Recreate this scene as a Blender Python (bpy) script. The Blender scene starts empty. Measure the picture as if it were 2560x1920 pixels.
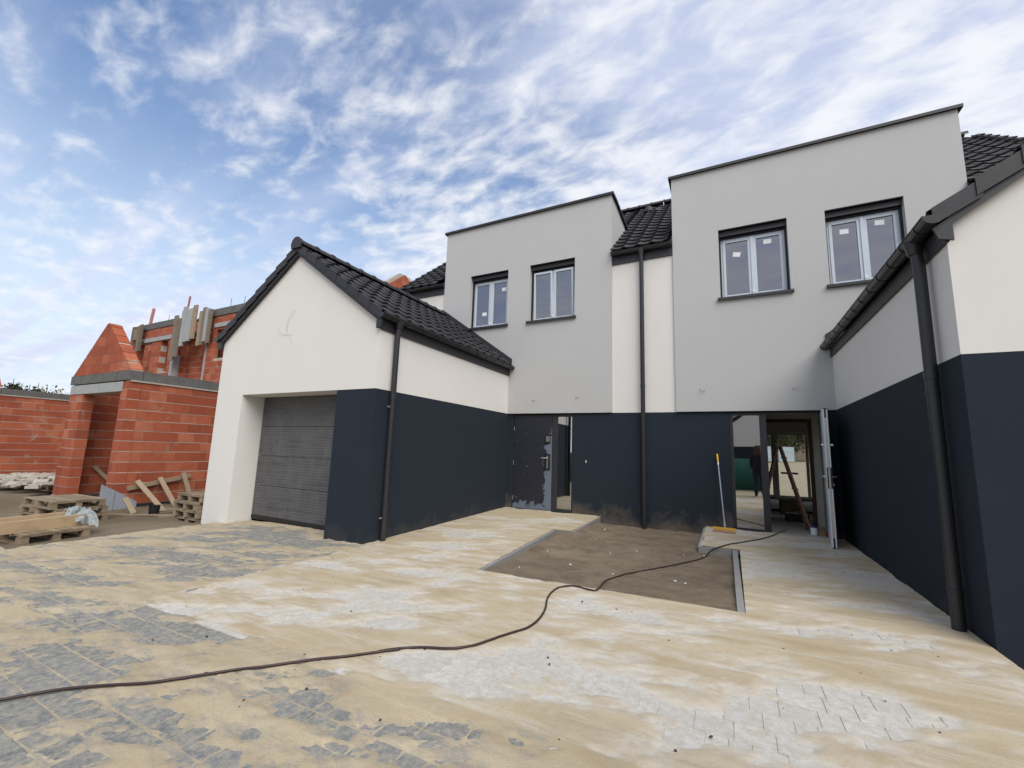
import bpy, math, random
import numpy as np
from mathutils import Vector, Matrix
random.seed(7)
D = bpy.data
SC = bpy.context.scene
COL = SC.collection

# ------------------------------------------------------------------ camera
cam = D.cameras.new('camera')
cam_o = D.objects.new('camera', cam)
COL.objects.link(cam_o)
SC.camera = cam_o
YAW, PITCH, ROLL = math.radians(-27.4068), math.radians(8.2159), math.radians(1.87275)
def cam_axes():
    cy, sy = math.cos(YAW), math.sin(YAW); cp, sp = math.cos(PITCH), math.sin(PITCH)
    f = Vector((sy*cp, cy*cp, sp)); r = Vector((cy, -sy, 0)); u = r.cross(f)
    cr, sr = math.cos(ROLL), math.sin(ROLL)
    return r*cr+u*sr, -r*sr+u*cr, f
CR, CU, CF = cam_axes()
CAM = Vector((0, 0, 1.45))
m = Matrix((CR, CU, -CF)).transposed().to_4x4(); m.translation = CAM
cam_o.matrix_world = m
cam.sensor_width = 36; cam.lens = 1053.3/2560*36
cam.shift_x = -0.0004; cam.shift_y = 12.4/2560
cam.clip_start = 0.05; cam.clip_end = 2000
SC.render.resolution_x = 1024; SC.render.resolution_y = 768

# ------------------------------------------------------------------ light
SUN_AZ, SUN_EL = math.radians(132), math.radians(48)     # azimuth clockwise from +Y
sun = D.lights.new('sun', 'SUN'); sun.energy = 1.2; sun.angle = math.radians(45); sun.color = (1, .955, .89)
sun_o = D.objects.new('sun', sun); COL.objects.link(sun_o)
sd = Vector((math.sin(SUN_AZ)*math.cos(SUN_EL), math.cos(SUN_AZ)*math.cos(SUN_EL), math.sin(SUN_EL)))
sun_o.rotation_euler = sd.to_track_quat('Z', 'Y').to_euler()
sun_o.location = (30, -10, 40)
SC.view_settings.view_transform = 'Standard'; SC.view_settings.look = 'None'
SC.view_settings.gamma = 1; SC.view_settings.use_curve_mapping = False
SC.view_settings.exposure = 1.3

W = D.worlds.new('World'); SC.world = W; W.use_nodes = True
def world():
    nt = W.node_tree; N = nt.nodes; L = nt.links
    for n in list(N): N.remove(n)
    def nd(t, **k):
        n = N.new(t)
        for a, b in k.items(): setattr(n, a, b)
        return n
    def math_(op, a, b=None, c=None, clamp=False):
        n = nd('ShaderNodeMath', operation=op, use_clamp=clamp)
        for i, x in enumerate((a, b, c)):
            if x is None: continue
            if isinstance(x, (int, float)): n.inputs[i].default_value = x
            else: L.new(x, n.inputs[i])
        return n.outputs[0]
    sky = nd('ShaderNodeTexSky', sky_type='NISHITA'); sky.sun_disc = False
    sky.sun_elevation = SUN_EL; sky.sun_rotation = SUN_AZ
    sky.air_density = 1.0; sky.dust_density = .6; sky.ozone_density = 1.6
    bg1 = nd('ShaderNodeBackground'); bg1.inputs[1].default_value = .082
    tint = nd('ShaderNodeMix', data_type='RGBA', blend_type='MULTIPLY'); tint.inputs[0].default_value = 1
    tint.inputs[7].default_value = (.86, .93, 1.0, 1)
    L.new(sky.outputs[0], tint.inputs[6]); L.new(tint.outputs[2], bg1.inputs[0])
    tc = nd('ShaderNodeTexCoord'); sep = nd('ShaderNodeSeparateXYZ'); L.new(tc.outputs['Generated'], sep.inputs[0])
    X, Y, Z = sep.outputs
    zc = math_('ADD', math_('MAXIMUM', Z, 0.0), .16)
    px = math_('DIVIDE', X, zc); py = math_('DIVIDE', Y, zc)
    def plane(rot, sx, sy, off=(0, 0, 0)):
        c = nd('ShaderNodeCombineXYZ'); L.new(px, c.inputs[0]); L.new(py, c.inputs[1])
        mp = nd('ShaderNodeMapping'); mp.inputs['Rotation'].default_value = (0, 0, rot)
        mp.inputs['Scale'].default_value = (sx, sy, 1); mp.inputs['Location'].default_value = off
        L.new(c.outputs[0], mp.inputs[0]); return mp.outputs[0]
    def noise(v, sc, det, rough, dist=0):
        n = nd('ShaderNodeTexNoise'); n.inputs['Scale'].default_value = sc; n.inputs['Detail'].default_value = det
        n.inputs['Roughness'].default_value = rough; n.inputs['Distortion'].default_value = dist
        L.new(v, n.inputs['Vector']); return n.outputs[0]
    def ramp(x, a, b):
        n = nd('ShaderNodeMapRange', interpolation_type='SMOOTHSTEP'); L.new(x, n.inputs[0])
        n.inputs[1].default_value = a; n.inputs[2].default_value = b; return n.outputs[0]
    # coverage: thin veil on the left, thicker towards the right
    # small cloudlets
    n1 = noise(plane(.6, 1.0, 1.7, (3.1, 1.2, 0)), 7.5, 7, .56, .25)
    n1b = noise(plane(.55, 1.0, 1.2, (7.1, 4.2, 0)), 1.3, 4, .5, .1)
    cov = ramp(math_('ADD', X, math_('MULTIPLY', Z, .05)), -.85, .15)
    lump = math_('ADD', math_('MULTIPLY', n1, .72), math_('MULTIPLY', n1b, .50))
    a1 = ramp(math_('ADD', lump, math_('MULTIPLY', cov, .14)), .545, .86)
    # soft veil
    n2 = noise(plane(.9, .5, 1.5, (1.3, 2.2, 0)), 1.9, 6, .55, .15)
    a2 = math_('MULTIPLY', ramp(math_('ADD', n2, math_('MULTIPLY', cov, .38)), .44, .88), .72)
    # low streaks near the horizon
    n3 = noise(plane(1.25, .16, 2.2, (0, .4, 0)), 2.4, 4, .5, .1)
    low = ramp(Z, .55, .12)
    a3 = math_('MULTIPLY', math_('MULTIPLY', ramp(n3, .46, .62), low), .9)
    hz = math_('MULTIPLY', ramp(Z, .66, .04), .92)
    def screen(a, b): return math_('SUBTRACT', 1.0, math_('MULTIPLY', math_('SUBTRACT', 1.0, a), math_('SUBTRACT', 1.0, b)))
    veil = screen(a2, a3)
    bg2 = nd('ShaderNodeBackground'); bg2.inputs[0].default_value = (.68, .74, .93, 1); bg2.inputs[1].default_value = .42
    bg4 = nd('ShaderNodeBackground'); bg4.inputs[0].default_value = (.80, .90, 1.0, 1); bg4.inputs[1].default_value = .40
    m0 = nd('ShaderNodeMixShader'); L.new(hz, m0.inputs[0]); L.new(bg1.outputs[0], m0.inputs[1]); L.new(bg4.outputs[0], m0.inputs[2])
    bg3 = nd('ShaderNodeBackground'); bg3.inputs[0].default_value = (.96, .97, 1.0, 1); bg3.inputs[1].default_value = .41
    m1 = nd('ShaderNodeMixShader'); L.new(veil, m1.inputs[0]); L.new(m0.outputs[0], m1.inputs[1]); L.new(bg2.outputs[0], m1.inputs[2])
    m2 = nd('ShaderNodeMixShader'); L.new(math_('MULTIPLY', a1, .85), m2.inputs[0]); L.new(m1.outputs[0], m2.inputs[1]); L.new(bg3.outputs[0], m2.inputs[2])
    out = nd('ShaderNodeOutputWorld'); L.new(m2.outputs[0], out.inputs[0])
world()

# ------------------------------------------------------------------ pixel -> place helpers (used to read distances off the survey)
FP = 1053.3
def ray(px, py):
    return CR*((px-1281)/FP) + CU*(-(py-972.4)/FP) + CF
def bp(px, py, ax, val):
    d = ray(px, py); i = 'XYZ'.index(ax); t = (val-CAM[i])/d[i]
    return CAM + d*t
def proj_size(p):
    v = Vector(p)-CAM; z = v.dot(CF)
    if z < .1: return -1
    x = v.dot(CR)/z*FP; y = v.dot(CU)/z*FP
    if abs(x) > 1400 or abs(y) > 1100: return -1
    return 1/z

# ------------------------------------------------------------------ mesh builder
class MB:
    def __init__(s): s.v = []; s.f = []; s.sm = []
    def add(s, vs, fs, smooth=False):
        o = len(s.v); s.v += [tuple(p) for p in vs]
        s.f += [tuple(i+o for i in f) for f in fs]; s.sm += [smooth]*len(fs)
    def box(s, x0, x1, y0, y1, z0, z1, M=None):
        vs = [Vector((x, y, z)) for z in (z0, z1) for y in (y0, y1) for x in (x0, x1)]
        if M: vs = [M @ p for p in vs]
        s.add(vs, [(0, 2, 3, 1), (4, 5, 7, 6), (0, 1, 5, 4), (2, 6, 7, 3), (0, 4, 6, 2), (1, 3, 7, 5)]); return s
    def prism(s, poly, d0, d1, axis='Z', M=None):
        """poly: 2-D outline, extruded along axis (Z: xy, Y: xz, X: yz)"""
        def mk(a, b, d): return {'Z': (a, b, d), 'Y': (a, d, b), 'X': (d, a, b)}[axis]
        n = len(poly)
        vs = [Vector(mk(a, b, d0)) for a, b in poly]+[Vector(mk(a, b, d1)) for a, b in poly]
        if M: vs = [M @ p for p in vs]
        s.add(vs, [tuple(range(n))[::-1], tuple(range(n, 2*n))]+[(i, (i+1) % n, (i+1) % n+n, i+n) for i in range(n)]); return s
    def tube(s, pts, r, n=10, caps=True, smooth=True):
        pts = [Vector(p) for p in pts]; rs = r if isinstance(r, (list, tuple)) else [r]*len(pts)
        vs = []; up = None
        for i, p in enumerate(pts):
            t = (pts[min(i+1, len(pts)-1)]-pts[max(i-1, 0)]).normalized()
            if up is None: up = Vector((0, 0, 1)) if abs(t.z) < .9 else Vector((1, 0, 0))
            a = t.cross(up)
            if a.length < 1e-4: a = t.cross(Vector((1, 0.2, 0)))
            a.normalize(); b = t.cross(a); up = -b if False else up
            for k in range(n):
                q = 2*math.pi*k/n; vs.append(p+a*math.cos(q)*rs[i]+b*math.sin(q)*rs[i])
        fs = [(i*n+k, i*n+(k+1) % n, (i+1)*n+(k+1) % n, (i+1)*n+k) for i in range(len(pts)-1) for k in range(n)]
        s.add(vs, fs, smooth)
        if caps: s.add([vs[k] for k in range(n)], [tuple(range(n))]); s.add([vs[-n+k] for k in range(n)], [tuple(range(n))[::-1]])
        return s
    def beam(s, a, b, w, h, up=(0, 0, 1)):
        a = Vector(a); b = Vector(b); t = (b-a); L = t.length; t.normalize()
        x = t.cross(Vector(up)).normalized(); z = x.cross(t)
        M = Matrix((x, t, z)).transposed().to_4x4(); M.translation = a
        return s.box(-w/2, w/2, 0, L, -h/2, h/2, M)
    def mesh(s, name):
        me = D.meshes.new(name); me.from_pydata(s.v, [], s.f)
        me.polygons.foreach_set('use_smooth', s.sm); 
        bm_fix(me); me.update(); return me
import bmesh
def bm_fix(me):
    if len(me.polygons) > 40000: return
    b = bmesh.new(); b.from_mesh(me); bmesh.ops.recalc_face_normals(b, faces=b.faces); b.to_mesh(me); b.free()
def holes_wall(mb, u0, u1, z0, z1, d0, d1, holes, axis='Y'):
    """a wall slab in the u-z plane between depths d0, d1, with rectangular holes, one closed skin"""
    us = sorted({u0, u1, *[h[0] for h in holes], *[h[1] for h in holes]}); us = [u for u in us if u0 <= u <= u1]
    zs = sorted({z0, z1, *[h[2] for h in holes], *[h[3] for h in holes]}); zs = [z for z in zs if z0 <= z <= z1]
    def solid(i, j):
        if i < 0 or j < 0 or i >= len(us)-1 or j >= len(zs)-1: return False
        cu = (us[i]+us[i+1])/2; cz = (zs[j]+zs[j+1])/2
        return not any(h[0] < cu < h[1] and h[2] < cz < h[3] for h in holes)
    def P(u, z, d): return (u, d, z) if axis == 'Y' else (d, u, z)
    for i in range(len(us)-1):
        for j in range(len(zs)-1):
            if not solid(i, j): continue
            a, b, c, d = us[i], us[i+1], zs[j], zs[j+1]
            for dd in (d0, d1): mb.add([P(a, c, dd), P(b, c, dd), P(b, d, dd), P(a, d, dd)], [(0, 1, 2, 3)])
            for (di, dj, p, q) in ((-1, 0, (a, c), (a, d)), (1, 0, (b, c), (b, d)), (0, -1, (a, c), (b, c)), (0, 1, (a, d), (b, d))):
                if not solid(i+di, j+dj):
                    mb.add([P(*p, d0), P(*q, d0), P(*q, d1), P(*p, d1)], [(0, 1, 2, 3)])
    # weld
    key = {}; nv = []; mp = []
    for p in mb.v:
        k = tuple(round(c, 5) for c in p)
        if k not in key: key[k] = len(nv); nv.append(p)
        mp.append(key[k])
    mb.v = nv; mb.f = [tuple(mp[i] for i in f) for f in mb.f]
    return mb

# ------------------------------------------------------------------ object helpers
def tag(o, label=None, cat=None, group=None, kind=None):
    if label: o['label'] = label
    if cat: o['category'] = cat
    if group: o['group'] = group
    if kind: o['kind'] = kind
    return o
BASE = {}
def thing(name, label, cat, loc=(0, 0, 0), group=None, rz=0):
    o = D.objects.new(name, None); COL.objects.link(o); o.location = loc; o.rotation_euler = (0, 0, rz); o.empty_display_size = .2
    BASE[o.name] = Matrix.Translation(loc) @ Matrix.Rotation(rz, 4, 'Z')
    return tag(o, label, cat, group)
def obj(name, mb, mat, parent=None, label=None, kind=None, local=False):
    """mesh coordinates are world coordinates unless local"""
    me = mb.mesh(name) if isinstance(mb, MB) else mb
    if mat and not me.materials: me.materials.append(mat)
    o = D.objects.new(name, me); COL.objects.link(o)
    if parent is not None:
        o.parent = parent
        B = BASE.get(parent.name, None)
        if B is None: BASE[o.name] = Matrix(); B = Matrix()
        root = parent
        while root.parent: root = root.parent
        if parent is root and not local and root.name in BASE: o.matrix_basis = BASE[root.name].inverted()
        BASE[o.name] = Matrix()
    if label: o['label'] = label
    if kind: o['kind'] = kind
    return o
def place(name, me, M, parent):
    """a shared-mesh part at world matrix M under parent"""
    o = D.objects.new(name, me); COL.objects.link(o); o.parent = parent
    o.matrix_basis = (BASE[parent.name].inverted() if parent.name in BASE else Matrix()) @ M
    return o

# ------------------------------------------------------------------ materials
def mk(name):
    mt = D.materials.new(name); mt.use_nodes = True
    nt = mt.node_tree; return mt, nt, nt.nodes, nt.links, nt.nodes['Principled BSDF']
class G:
    """tiny node graph helper"""
    def __init__(s, name):
        s.mt, s.nt, s.N, s.L, s.b = mk(name)
    def n(s, t, **k):
        x = s.N.new(t)
        for a, b in k.items(): setattr(x, a, b)
        return x
    def coord(s, kind='Object', scale=(1, 1, 1), rot=(0, 0, 0), loc=(0, 0, 0)):
        if kind == 'World': g = s.n('ShaderNodeNewGeometry'); o = g.outputs['Position']
        else: g = s.n('ShaderNodeTexCoord'); o = g.outputs[kind]
        mp = s.n('ShaderNodeMapping'); mp.inputs['Scale'].default_value = scale; mp.inputs['Rotation'].default_value = rot; mp.inputs['Location'].default_value = loc
        s.L.new(o, mp.inputs[0]); return mp.outputs[0]
    def noise(s, v, sc, det=4, rough=.5, dist=0):
        x = s.n('ShaderNodeTexNoise'); x.inputs['Scale'].default_value = sc; x.inputs['Detail'].default_value = det
        x.inputs['Roughness'].default_value = rough; x.inputs['Distortion'].default_value = dist; s.L.new(v, x.inputs['Vector']); return x.outputs[0]
    def ramp(s, f, *stops):
        x = s.n('ShaderNodeValToRGB'); s.L.new(f, x.inputs[0]); e = x.color_ramp.elements
        while len(e) < len(stops): e.new(.5)
        for i, (p, c) in enumerate(stops):
            e[i].position = p; e[i].color = (c, c, c, 1) if isinstance(c, (int, float)) else (*c, 1)
        return x.outputs[0]
    def mix(s, f, a, b, mode='MIX'):
        x = s.n('ShaderNodeMix', data_type='RGBA', blend_type=mode)
        for i, q in ((0, f), (6, a), (7, b)):
            if isinstance(q, (int, float)): x.inputs[i].default_value = q
            elif isinstance(q, tuple): x.inputs[i].default_value = (*q, 1)
            else: s.L.new(q, x.inputs[i])
        return x.outputs[2]
    def m(s, op, a, b=0, clamp=False):
        x = s.n('ShaderNodeMath', operation=op, use_clamp=clamp)
        for i, q in enumerate((a, b)):
            if isinstance(q, (int, float)): x.inputs[i].default_value = q
            else: s.L.new(q, x.inputs[i])
        return x.outputs[0]
    def sep(s, v):
        x = s.n('ShaderNodeSeparateXYZ'); s.L.new(v, x.inputs[0]); return x.outputs
    def bump(s, h, st=.3, dist=.01):
        x = s.n('ShaderNodeBump'); x.inputs['Strength'].default_value = st; x.inputs['Distance'].default_value = dist
        s.L.new(h, x.inputs['Height']); s.L.new(x.outputs[0], s.b.inputs['Normal'])
    def col(s, c):
        if isinstance(c, tuple): s.b.inputs['Base Color'].default_value = (*c, 1)
        else: s.L.new(c, s.b.inputs['Base Color'])
    def set(s, rough=.8, metal=0, spec=.5):
        s.b.inputs['Roughness'].default_value = rough; s.b.inputs['Metallic'].default_value = metal
        s.b.inputs['Specular IOR Level'].default_value = spec; return s.mt
def sc(c, k): return tuple(x*k for x in c)
def simple(name, c, rough=.6, metal=0, spec=.5, var=.12, scale=6, bump=0, bs=80, kind='World'):
    g = G(name); v = g.coord(kind)
    g.col(g.mix(g.noise(v, scale, 5, .6), sc(c, 1-var), sc(c, 1+var)))
    if bump: g.bump(g.noise(v, bs, 3, .6), bump, .004)
    return g.set(rough, metal, spec)
def stucco(name, c, var=.04, dirt=None):
    g = G(name); v = g.coord('World')
    big = g.noise(v, .9, 5, .6); f = g.noise(g.coord('World', (1, 1, .35)), 5, 5, .65)
    base = g.mix(big, sc(c, 1-var), sc(c, 1+var))
    base = g.mix(g.ramp(f, (.3, 0), (.75, .5)), base, sc(c, 1-var*1.6))
    grain = g.noise(v, 260, 2, .6)
    base = g.mix(g.ramp(grain, (.35, .0), (.65, .5)), base, sc(c, .93))
    if dirt:
        z = g.sep(v)[2]
        nn = g.noise(v, 2.6, 5, .65, .4)
        hgt = g.m('ADD', g.m('MULTIPLY', nn, 1.1), g.m('MULTIPLY', z, -1.0))
        mask = g.ramp(hgt, (.18 if dirt[1] > .6 else .30, 0), (.62, dirt[1]))
        speck = g.ramp(g.noise(v, 90, 3, .7), (.35, .35), (.65, 1))
        base = g.mix(g.m('MULTIPLY', mask, speck), base, dirt[0])
    g.col(base); g.bump(g.noise(v, 210, 3, .7), .22, .004)
    return g.set(.92, 0, .25)
MT = {}
MT['cream'] = stucco('cream_render', (.72, .70, .665))
MT['grey'] = stucco('grey_render', (.49, .49, .482))
MT['navy'] = stucco('navy_render', (.0185, .026, .037), .12, dirt=((.13, .105, .078), .3))
MT['navy_dusty'] = stucco('navy_render_dusty', (.019, .027, .038), .09, dirt=((.22, .17, .12), .8))
MT['anth'] = simple('anthracite_metal', (.017, .018, .021), .36, .0, .5, .1, 9, .05, 60)
MT['pipe'] = simple('dark_grey_pipe', (.022, .022, .025), .42, .0, .5, .12, 5, .04, 60)
MT['fascia'] = simple('dark_fascia', (.026, .026, .031), .55, .0, .5, .1, 5)
MT['frame_dark'] = simple('dark_door_frame', (.028, .028, .034), .45, 0, .5, .1, 6)
MT['frame_light'] = simple('film_covered_frame', (.54, .60, .66), .45, 0, .5, .08, 9, .05, 40)
MT['steel'] = simple('bright_steel', (.6, .58, .54), .3, .9, .5, .08, 20)
MT['white'] = simple('white_sticker', (.78, .79, .8), .6, 0, .4, .04, 30)
MT['wire'] = simple('grey_wire', (.5, .5, .49), .5, 0, .4, .1, 30)
MT['black'] = simple('black_rubber', (.012, .012, .013), .5, 0, .4, .2, 30)
MT['cable'] = simple('dark_brown_cable', (.032, .016, .016), .5, 0, .5, .25, 8)
MT['orange'] = simple('orange_brush', (.62, .25, .02), .7, 0, .3, .2, 60)
MT['yellow'] = simple('yellow_plastic', (.7, .4, .03), .4, 0, .5, .1, 30)
MT['grey_tube'] = simple('grey_painted_tube', (.30, .33, .38), .35, .2, .5, .1, 30)
MT['blue_pipe'] = simple('blue_plastic', (.05, .07, .28), .5)
MT['red'] = simple('red_plastic', (.5, .02, .02), .5)
MT['insul'] = simple('grey_insulation_board', (.27, .30, .34), .85, 0, .3, .12, 12, .2, 120)
MT['bitumen'] = simple('black_foundation_coat', (.022, .024, .027), .7, 0, .4, .3, 6, .3, 60)
MT['interior'] = simple('bare_plaster', (.60, .58, .52), .9, 0, .2, .1, 2)
MT['screed'] = simple('grey_screed_floor', (.42, .40, .36), .85, 0, .3, .15, 3, .1, 60)
MT['doorwood'] = simple('dark_brown_timber', (.085, .05, .035), .6, 0, .3, .2, 8)
MT['ladder'] = simple('paint_spotted_red_wood', (.19, .095, .07), .7, 0, .3, .55, 18)
MT['card'] = simple('brown_cardboard', (.25, .17, .09), .8)
def tile_mat():
    g = G('anthracite_roof_tile'); v = g.coord('World')
    oi = g.n('ShaderNodeObjectInfo').outputs['Random']; isl = g.n('ShaderNodeNewGeometry').outputs['Random Per Island']
    r = g.m('FRACT', g.m('ADD', oi, isl))
    c = g.mix(r, (.018, .018, .022), (.032, .031, .036)); c = g.mix(g.ramp(g.noise(v, 40, 4, .7), (.45, 0), (.8, .6)), c, (.055, .053, .055))
    g.col(c); g.bump(g.noise(v, 160, 3, .6), .15, .003); return g.set(.55, 0, .35)
MT['tile'] = tile_mat()
def brick_mat():
    g = G('red_hollow_clay_block'); v = g.coord('World')
    oi = g.n('ShaderNodeObjectInfo').outputs['Random']; isl = g.n('ShaderNodeNewGeometry').outputs['Random Per Island']
    r = g.m('FRACT', g.m('ADD', oi, isl))
    c = g.ramp(r, (0, (.29, .074, .037)), (.45, (.36, .094, .046)), (.8, (.41, .118, .058)), (1, (.47, .165, .09)))
    c = g.mix(g.ramp(g.noise(v, 3.5, 5, .65), (.4, 0), (.75, .45)), c, (.19, .06, .045))
    vv = g.coord('World', (1, 1, .08)); 
    gr = g.n('ShaderNodeTexWave', wave_type='BANDS', bands_direction='Z'); gr.inputs['Scale'].default_value = 14; gr.inputs['Distortion'].default_value = .6
    g.L.new(g.coord('World'), gr.inputs[0])
    c = g.mix(g.m('MULTIPLY', g.ramp(gr.outputs[1], (.55, 0), (.9, 1)), .22), c, (.18, .04, .025))
    smear = g.ramp(g.noise(g.coord('World', (1, 1, 1), (0, 0, 0), (3, 1, 5)), 1.7, 6, .7, .8), (.60, 0), (.68, .8))
    c = g.mix(smear, c, (.30, .27, .23))
    g.col(c); g.bump(gr.outputs[1], .35, .006); return g.set(.9, 0, .2)
MT['brick'] = brick_mat()
MT['mortar'] = simple('pale_mortar', (.40, .365, .315), .95, 0, .1, .25, 8, .4, 50)
MT['conc'] = simple('dark_formwork_block', (.13, .13, .125), .95, 0, .1, .4, 4, .5, 60)
MT['conc_l'] = simple('pale_concrete', (.33, .34, .34), .9, 0, .2, .25, 6, .4, 50)
def wood_mat(name, c, c2, sx=(1, 1, 1)):
    g = G(name); v = g.coord('Object', sx)
    oi = g.n('ShaderNodeObjectInfo').outputs['Random']
    f = g.noise(v, 9, 6, .7, 1.2); cc = g.mix(f, c, c2); cc = g.mix(g.m('MULTIPLY', oi, .55), cc, sc(c, .55))
    cc = g.mix(g.ramp(g.noise(g.coord('Object'), 3, 4, .6), (.55, 0), (.75, .5)), cc, sc(c, .5))
    g.col(cc); g.bump(f, .3, .004); return g.set(.85, 0, .2)
MT['wood_old'] = wood_mat('weathered_wood', (.22, .165, .11), (.40, .32, .225))
MT['wood_new'] = wood_mat('fresh_sawn_wood', (.46, .32, .19), (.60, .46, .30))
MT['formwork'] = wood_mat('cement_stained_board', (.13, .095, .065), (.29, .25, .21))
MT['pinkwood'] = wood_mat('pink_marked_timber', (.42, .17, .15), (.5, .26, .24))
MT['trunk'] = wood_mat('bark', (.06, .045, .03), (.1, .08, .06))
def door_panel_mat():
    g = G('dusty_grey_woodgrain_panel'); v = g.coord('World', (1, 1, 5))
    f = g.noise(g.coord('World', (.5, 1, 11), (0, 0, 0)), 3.4, 7, .72, 1.2)
    st = g.ramp(g.noise(g.coord('World', (.7, 1, 12), (0, 0, 0), (4, 0, 2)), 1.5, 6, .62, 1.0), (.54, 0), (.64, 1))
    dust = g.noise(g.coord('World', (1.6, 1, .9)), 2.4, 6, .7, .6)
    c = g.mix(f, (.048, .048, .052), (.12, .118, .12)); c = g.mix(g.m('MULTIPLY', st, .85), c, (.048, .052, .062))
    c = g.mix(g.ramp(dust, (.4, 0), (.8, .4)), c, (.2, .19, .175))
    rb = g.n('ShaderNodeTexWave', wave_type='BANDS', bands_direction='Z'); rb.inputs['Scale'].default_value = 6.5; rb.inputs['Distortion'].default_value = .5; rb.inputs['Detail'].default_value = 3
    g.L.new(g.coord('World', (.25, 1, 1)), rb.inputs[0])
    c = g.mix(g.m('MULTIPLY', g.ramp(rb.outputs[1], (.0, 1), (.3, 0)), .35), c, (.045, .045, .05))
    g.col(c); g.bump(rb.outputs[1], .5, .004); return g.set(.55, 0, .4)
MT['garage_panel'] = door_panel_mat()
def film_door_mat(x0, x1, z0):
    g = G('dark_door_with_film_remains'); v = g.coord('World'); s = g.sep(v)
    n1 = g.noise(v, 5.5, 5, .62, .6)
    right = g.m('SUBTRACT', s[0], x1); right = g.m('ADD', right, g.m('MULTIPLY', n1, .42))
    bot = g.m('SUBTRACT', z0+.24, s[2]); bot = g.m('ADD', bot, g.m('MULTIPLY', g.m('SUBTRACT', n1, .5), .5))
    topfade = g.m('MULTIPLY', g.m('MAXIMUM', g.m('SUBTRACT', s[2], 1.55), 0), .55)
    right = g.m('SUBTRACT', right, topfade)
    a = g.m('MAXIMUM', g.ramp(right, (.03, 0), (.055, 1)), g.ramp(bot, (.1, 0), (.13, 1)))
    dots = g.ramp(g.noise(v, 17, 2, .5), (.71, 0), (.74, .8))
    a = g.m('MAXIMUM', a, dots)
    c = g.mix(a, (.022, .024, .034), (.135, .165, .215)); g.col(c); g.bump(a, .2, .003)
    return g.set(.5, 0, .4)
MT['film_door'] = film_door_mat(-4.6+.97, -3.63, .13)
def glass_mat(name, refl, base):
    g = G(name); N = g.N; L = g.L
    out = [n for n in N if n.type == 'OUTPUT_MATERIAL'][0]; N.remove(g.b)
    gl = g.n('ShaderNodeBsdfGlossy'); gl.inputs['Roughness'].default_value = .012; gl.inputs['Color'].default_value = refl
    tr = g.n('ShaderNodeBsdfTransparent'); tr.inputs['Color'].default_value = (.42, .44, .47, 1)
    lw = g.n('ShaderNodeLayerWeight'); lw.inputs[0].default_value = .35
    f = g.m('ADD', g.m('MULTIPLY', lw.outputs['Fresnel'], .7), base, True)
    nz = g.n('ShaderNodeBump'); nz.inputs['Strength'].default_value = .035; nz.inputs['Distance'].default_value = .02
    L.new(g.noise(g.coord('World'), 1.6, 1, .4), nz.inputs['Height']); L.new(nz.outputs[0], gl.inputs['Normal'])
    mx = g.n('ShaderNodeMixShader'); L.new(f, mx.inputs[0]); L.new(tr.outputs[0], mx.inputs[1]); L.new(gl.outputs[0], mx.inputs[2])
    L.new(mx.outputs[0], out.inputs[0]); return g.mt
MT['glass'] = glass_mat('coated_door_glass', (.9, .9, .9, 1), .5); MT['glass_up'] = glass_mat('tinted_window_glass', (.46, .465, .51, 1), .42)
def clear_mat():
    g = G('clear_glass'); N = g.N; L = g.L
    out = [n for n in N if n.type == 'OUTPUT_MATERIAL'][0]; N.remove(g.b)
    gl = g.n('ShaderNodeBsdfGlossy'); gl.inputs['Roughness'].default_value = .01
    tr = g.n('ShaderNodeBsdfTransparent'); tr.inputs['Color'].default_value = (.88, .9, .9, 1)
    mx = g.n('ShaderNodeMixShader'); mx.inputs[0].default_value = .1; L.new(tr.outputs[0], mx.inputs[1]); L.new(gl.outputs[0], mx.inputs[2])
    L.new(mx.outputs[0], out.inputs[0]); return g.mt
MT['clear'] = clear_mat()
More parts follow.
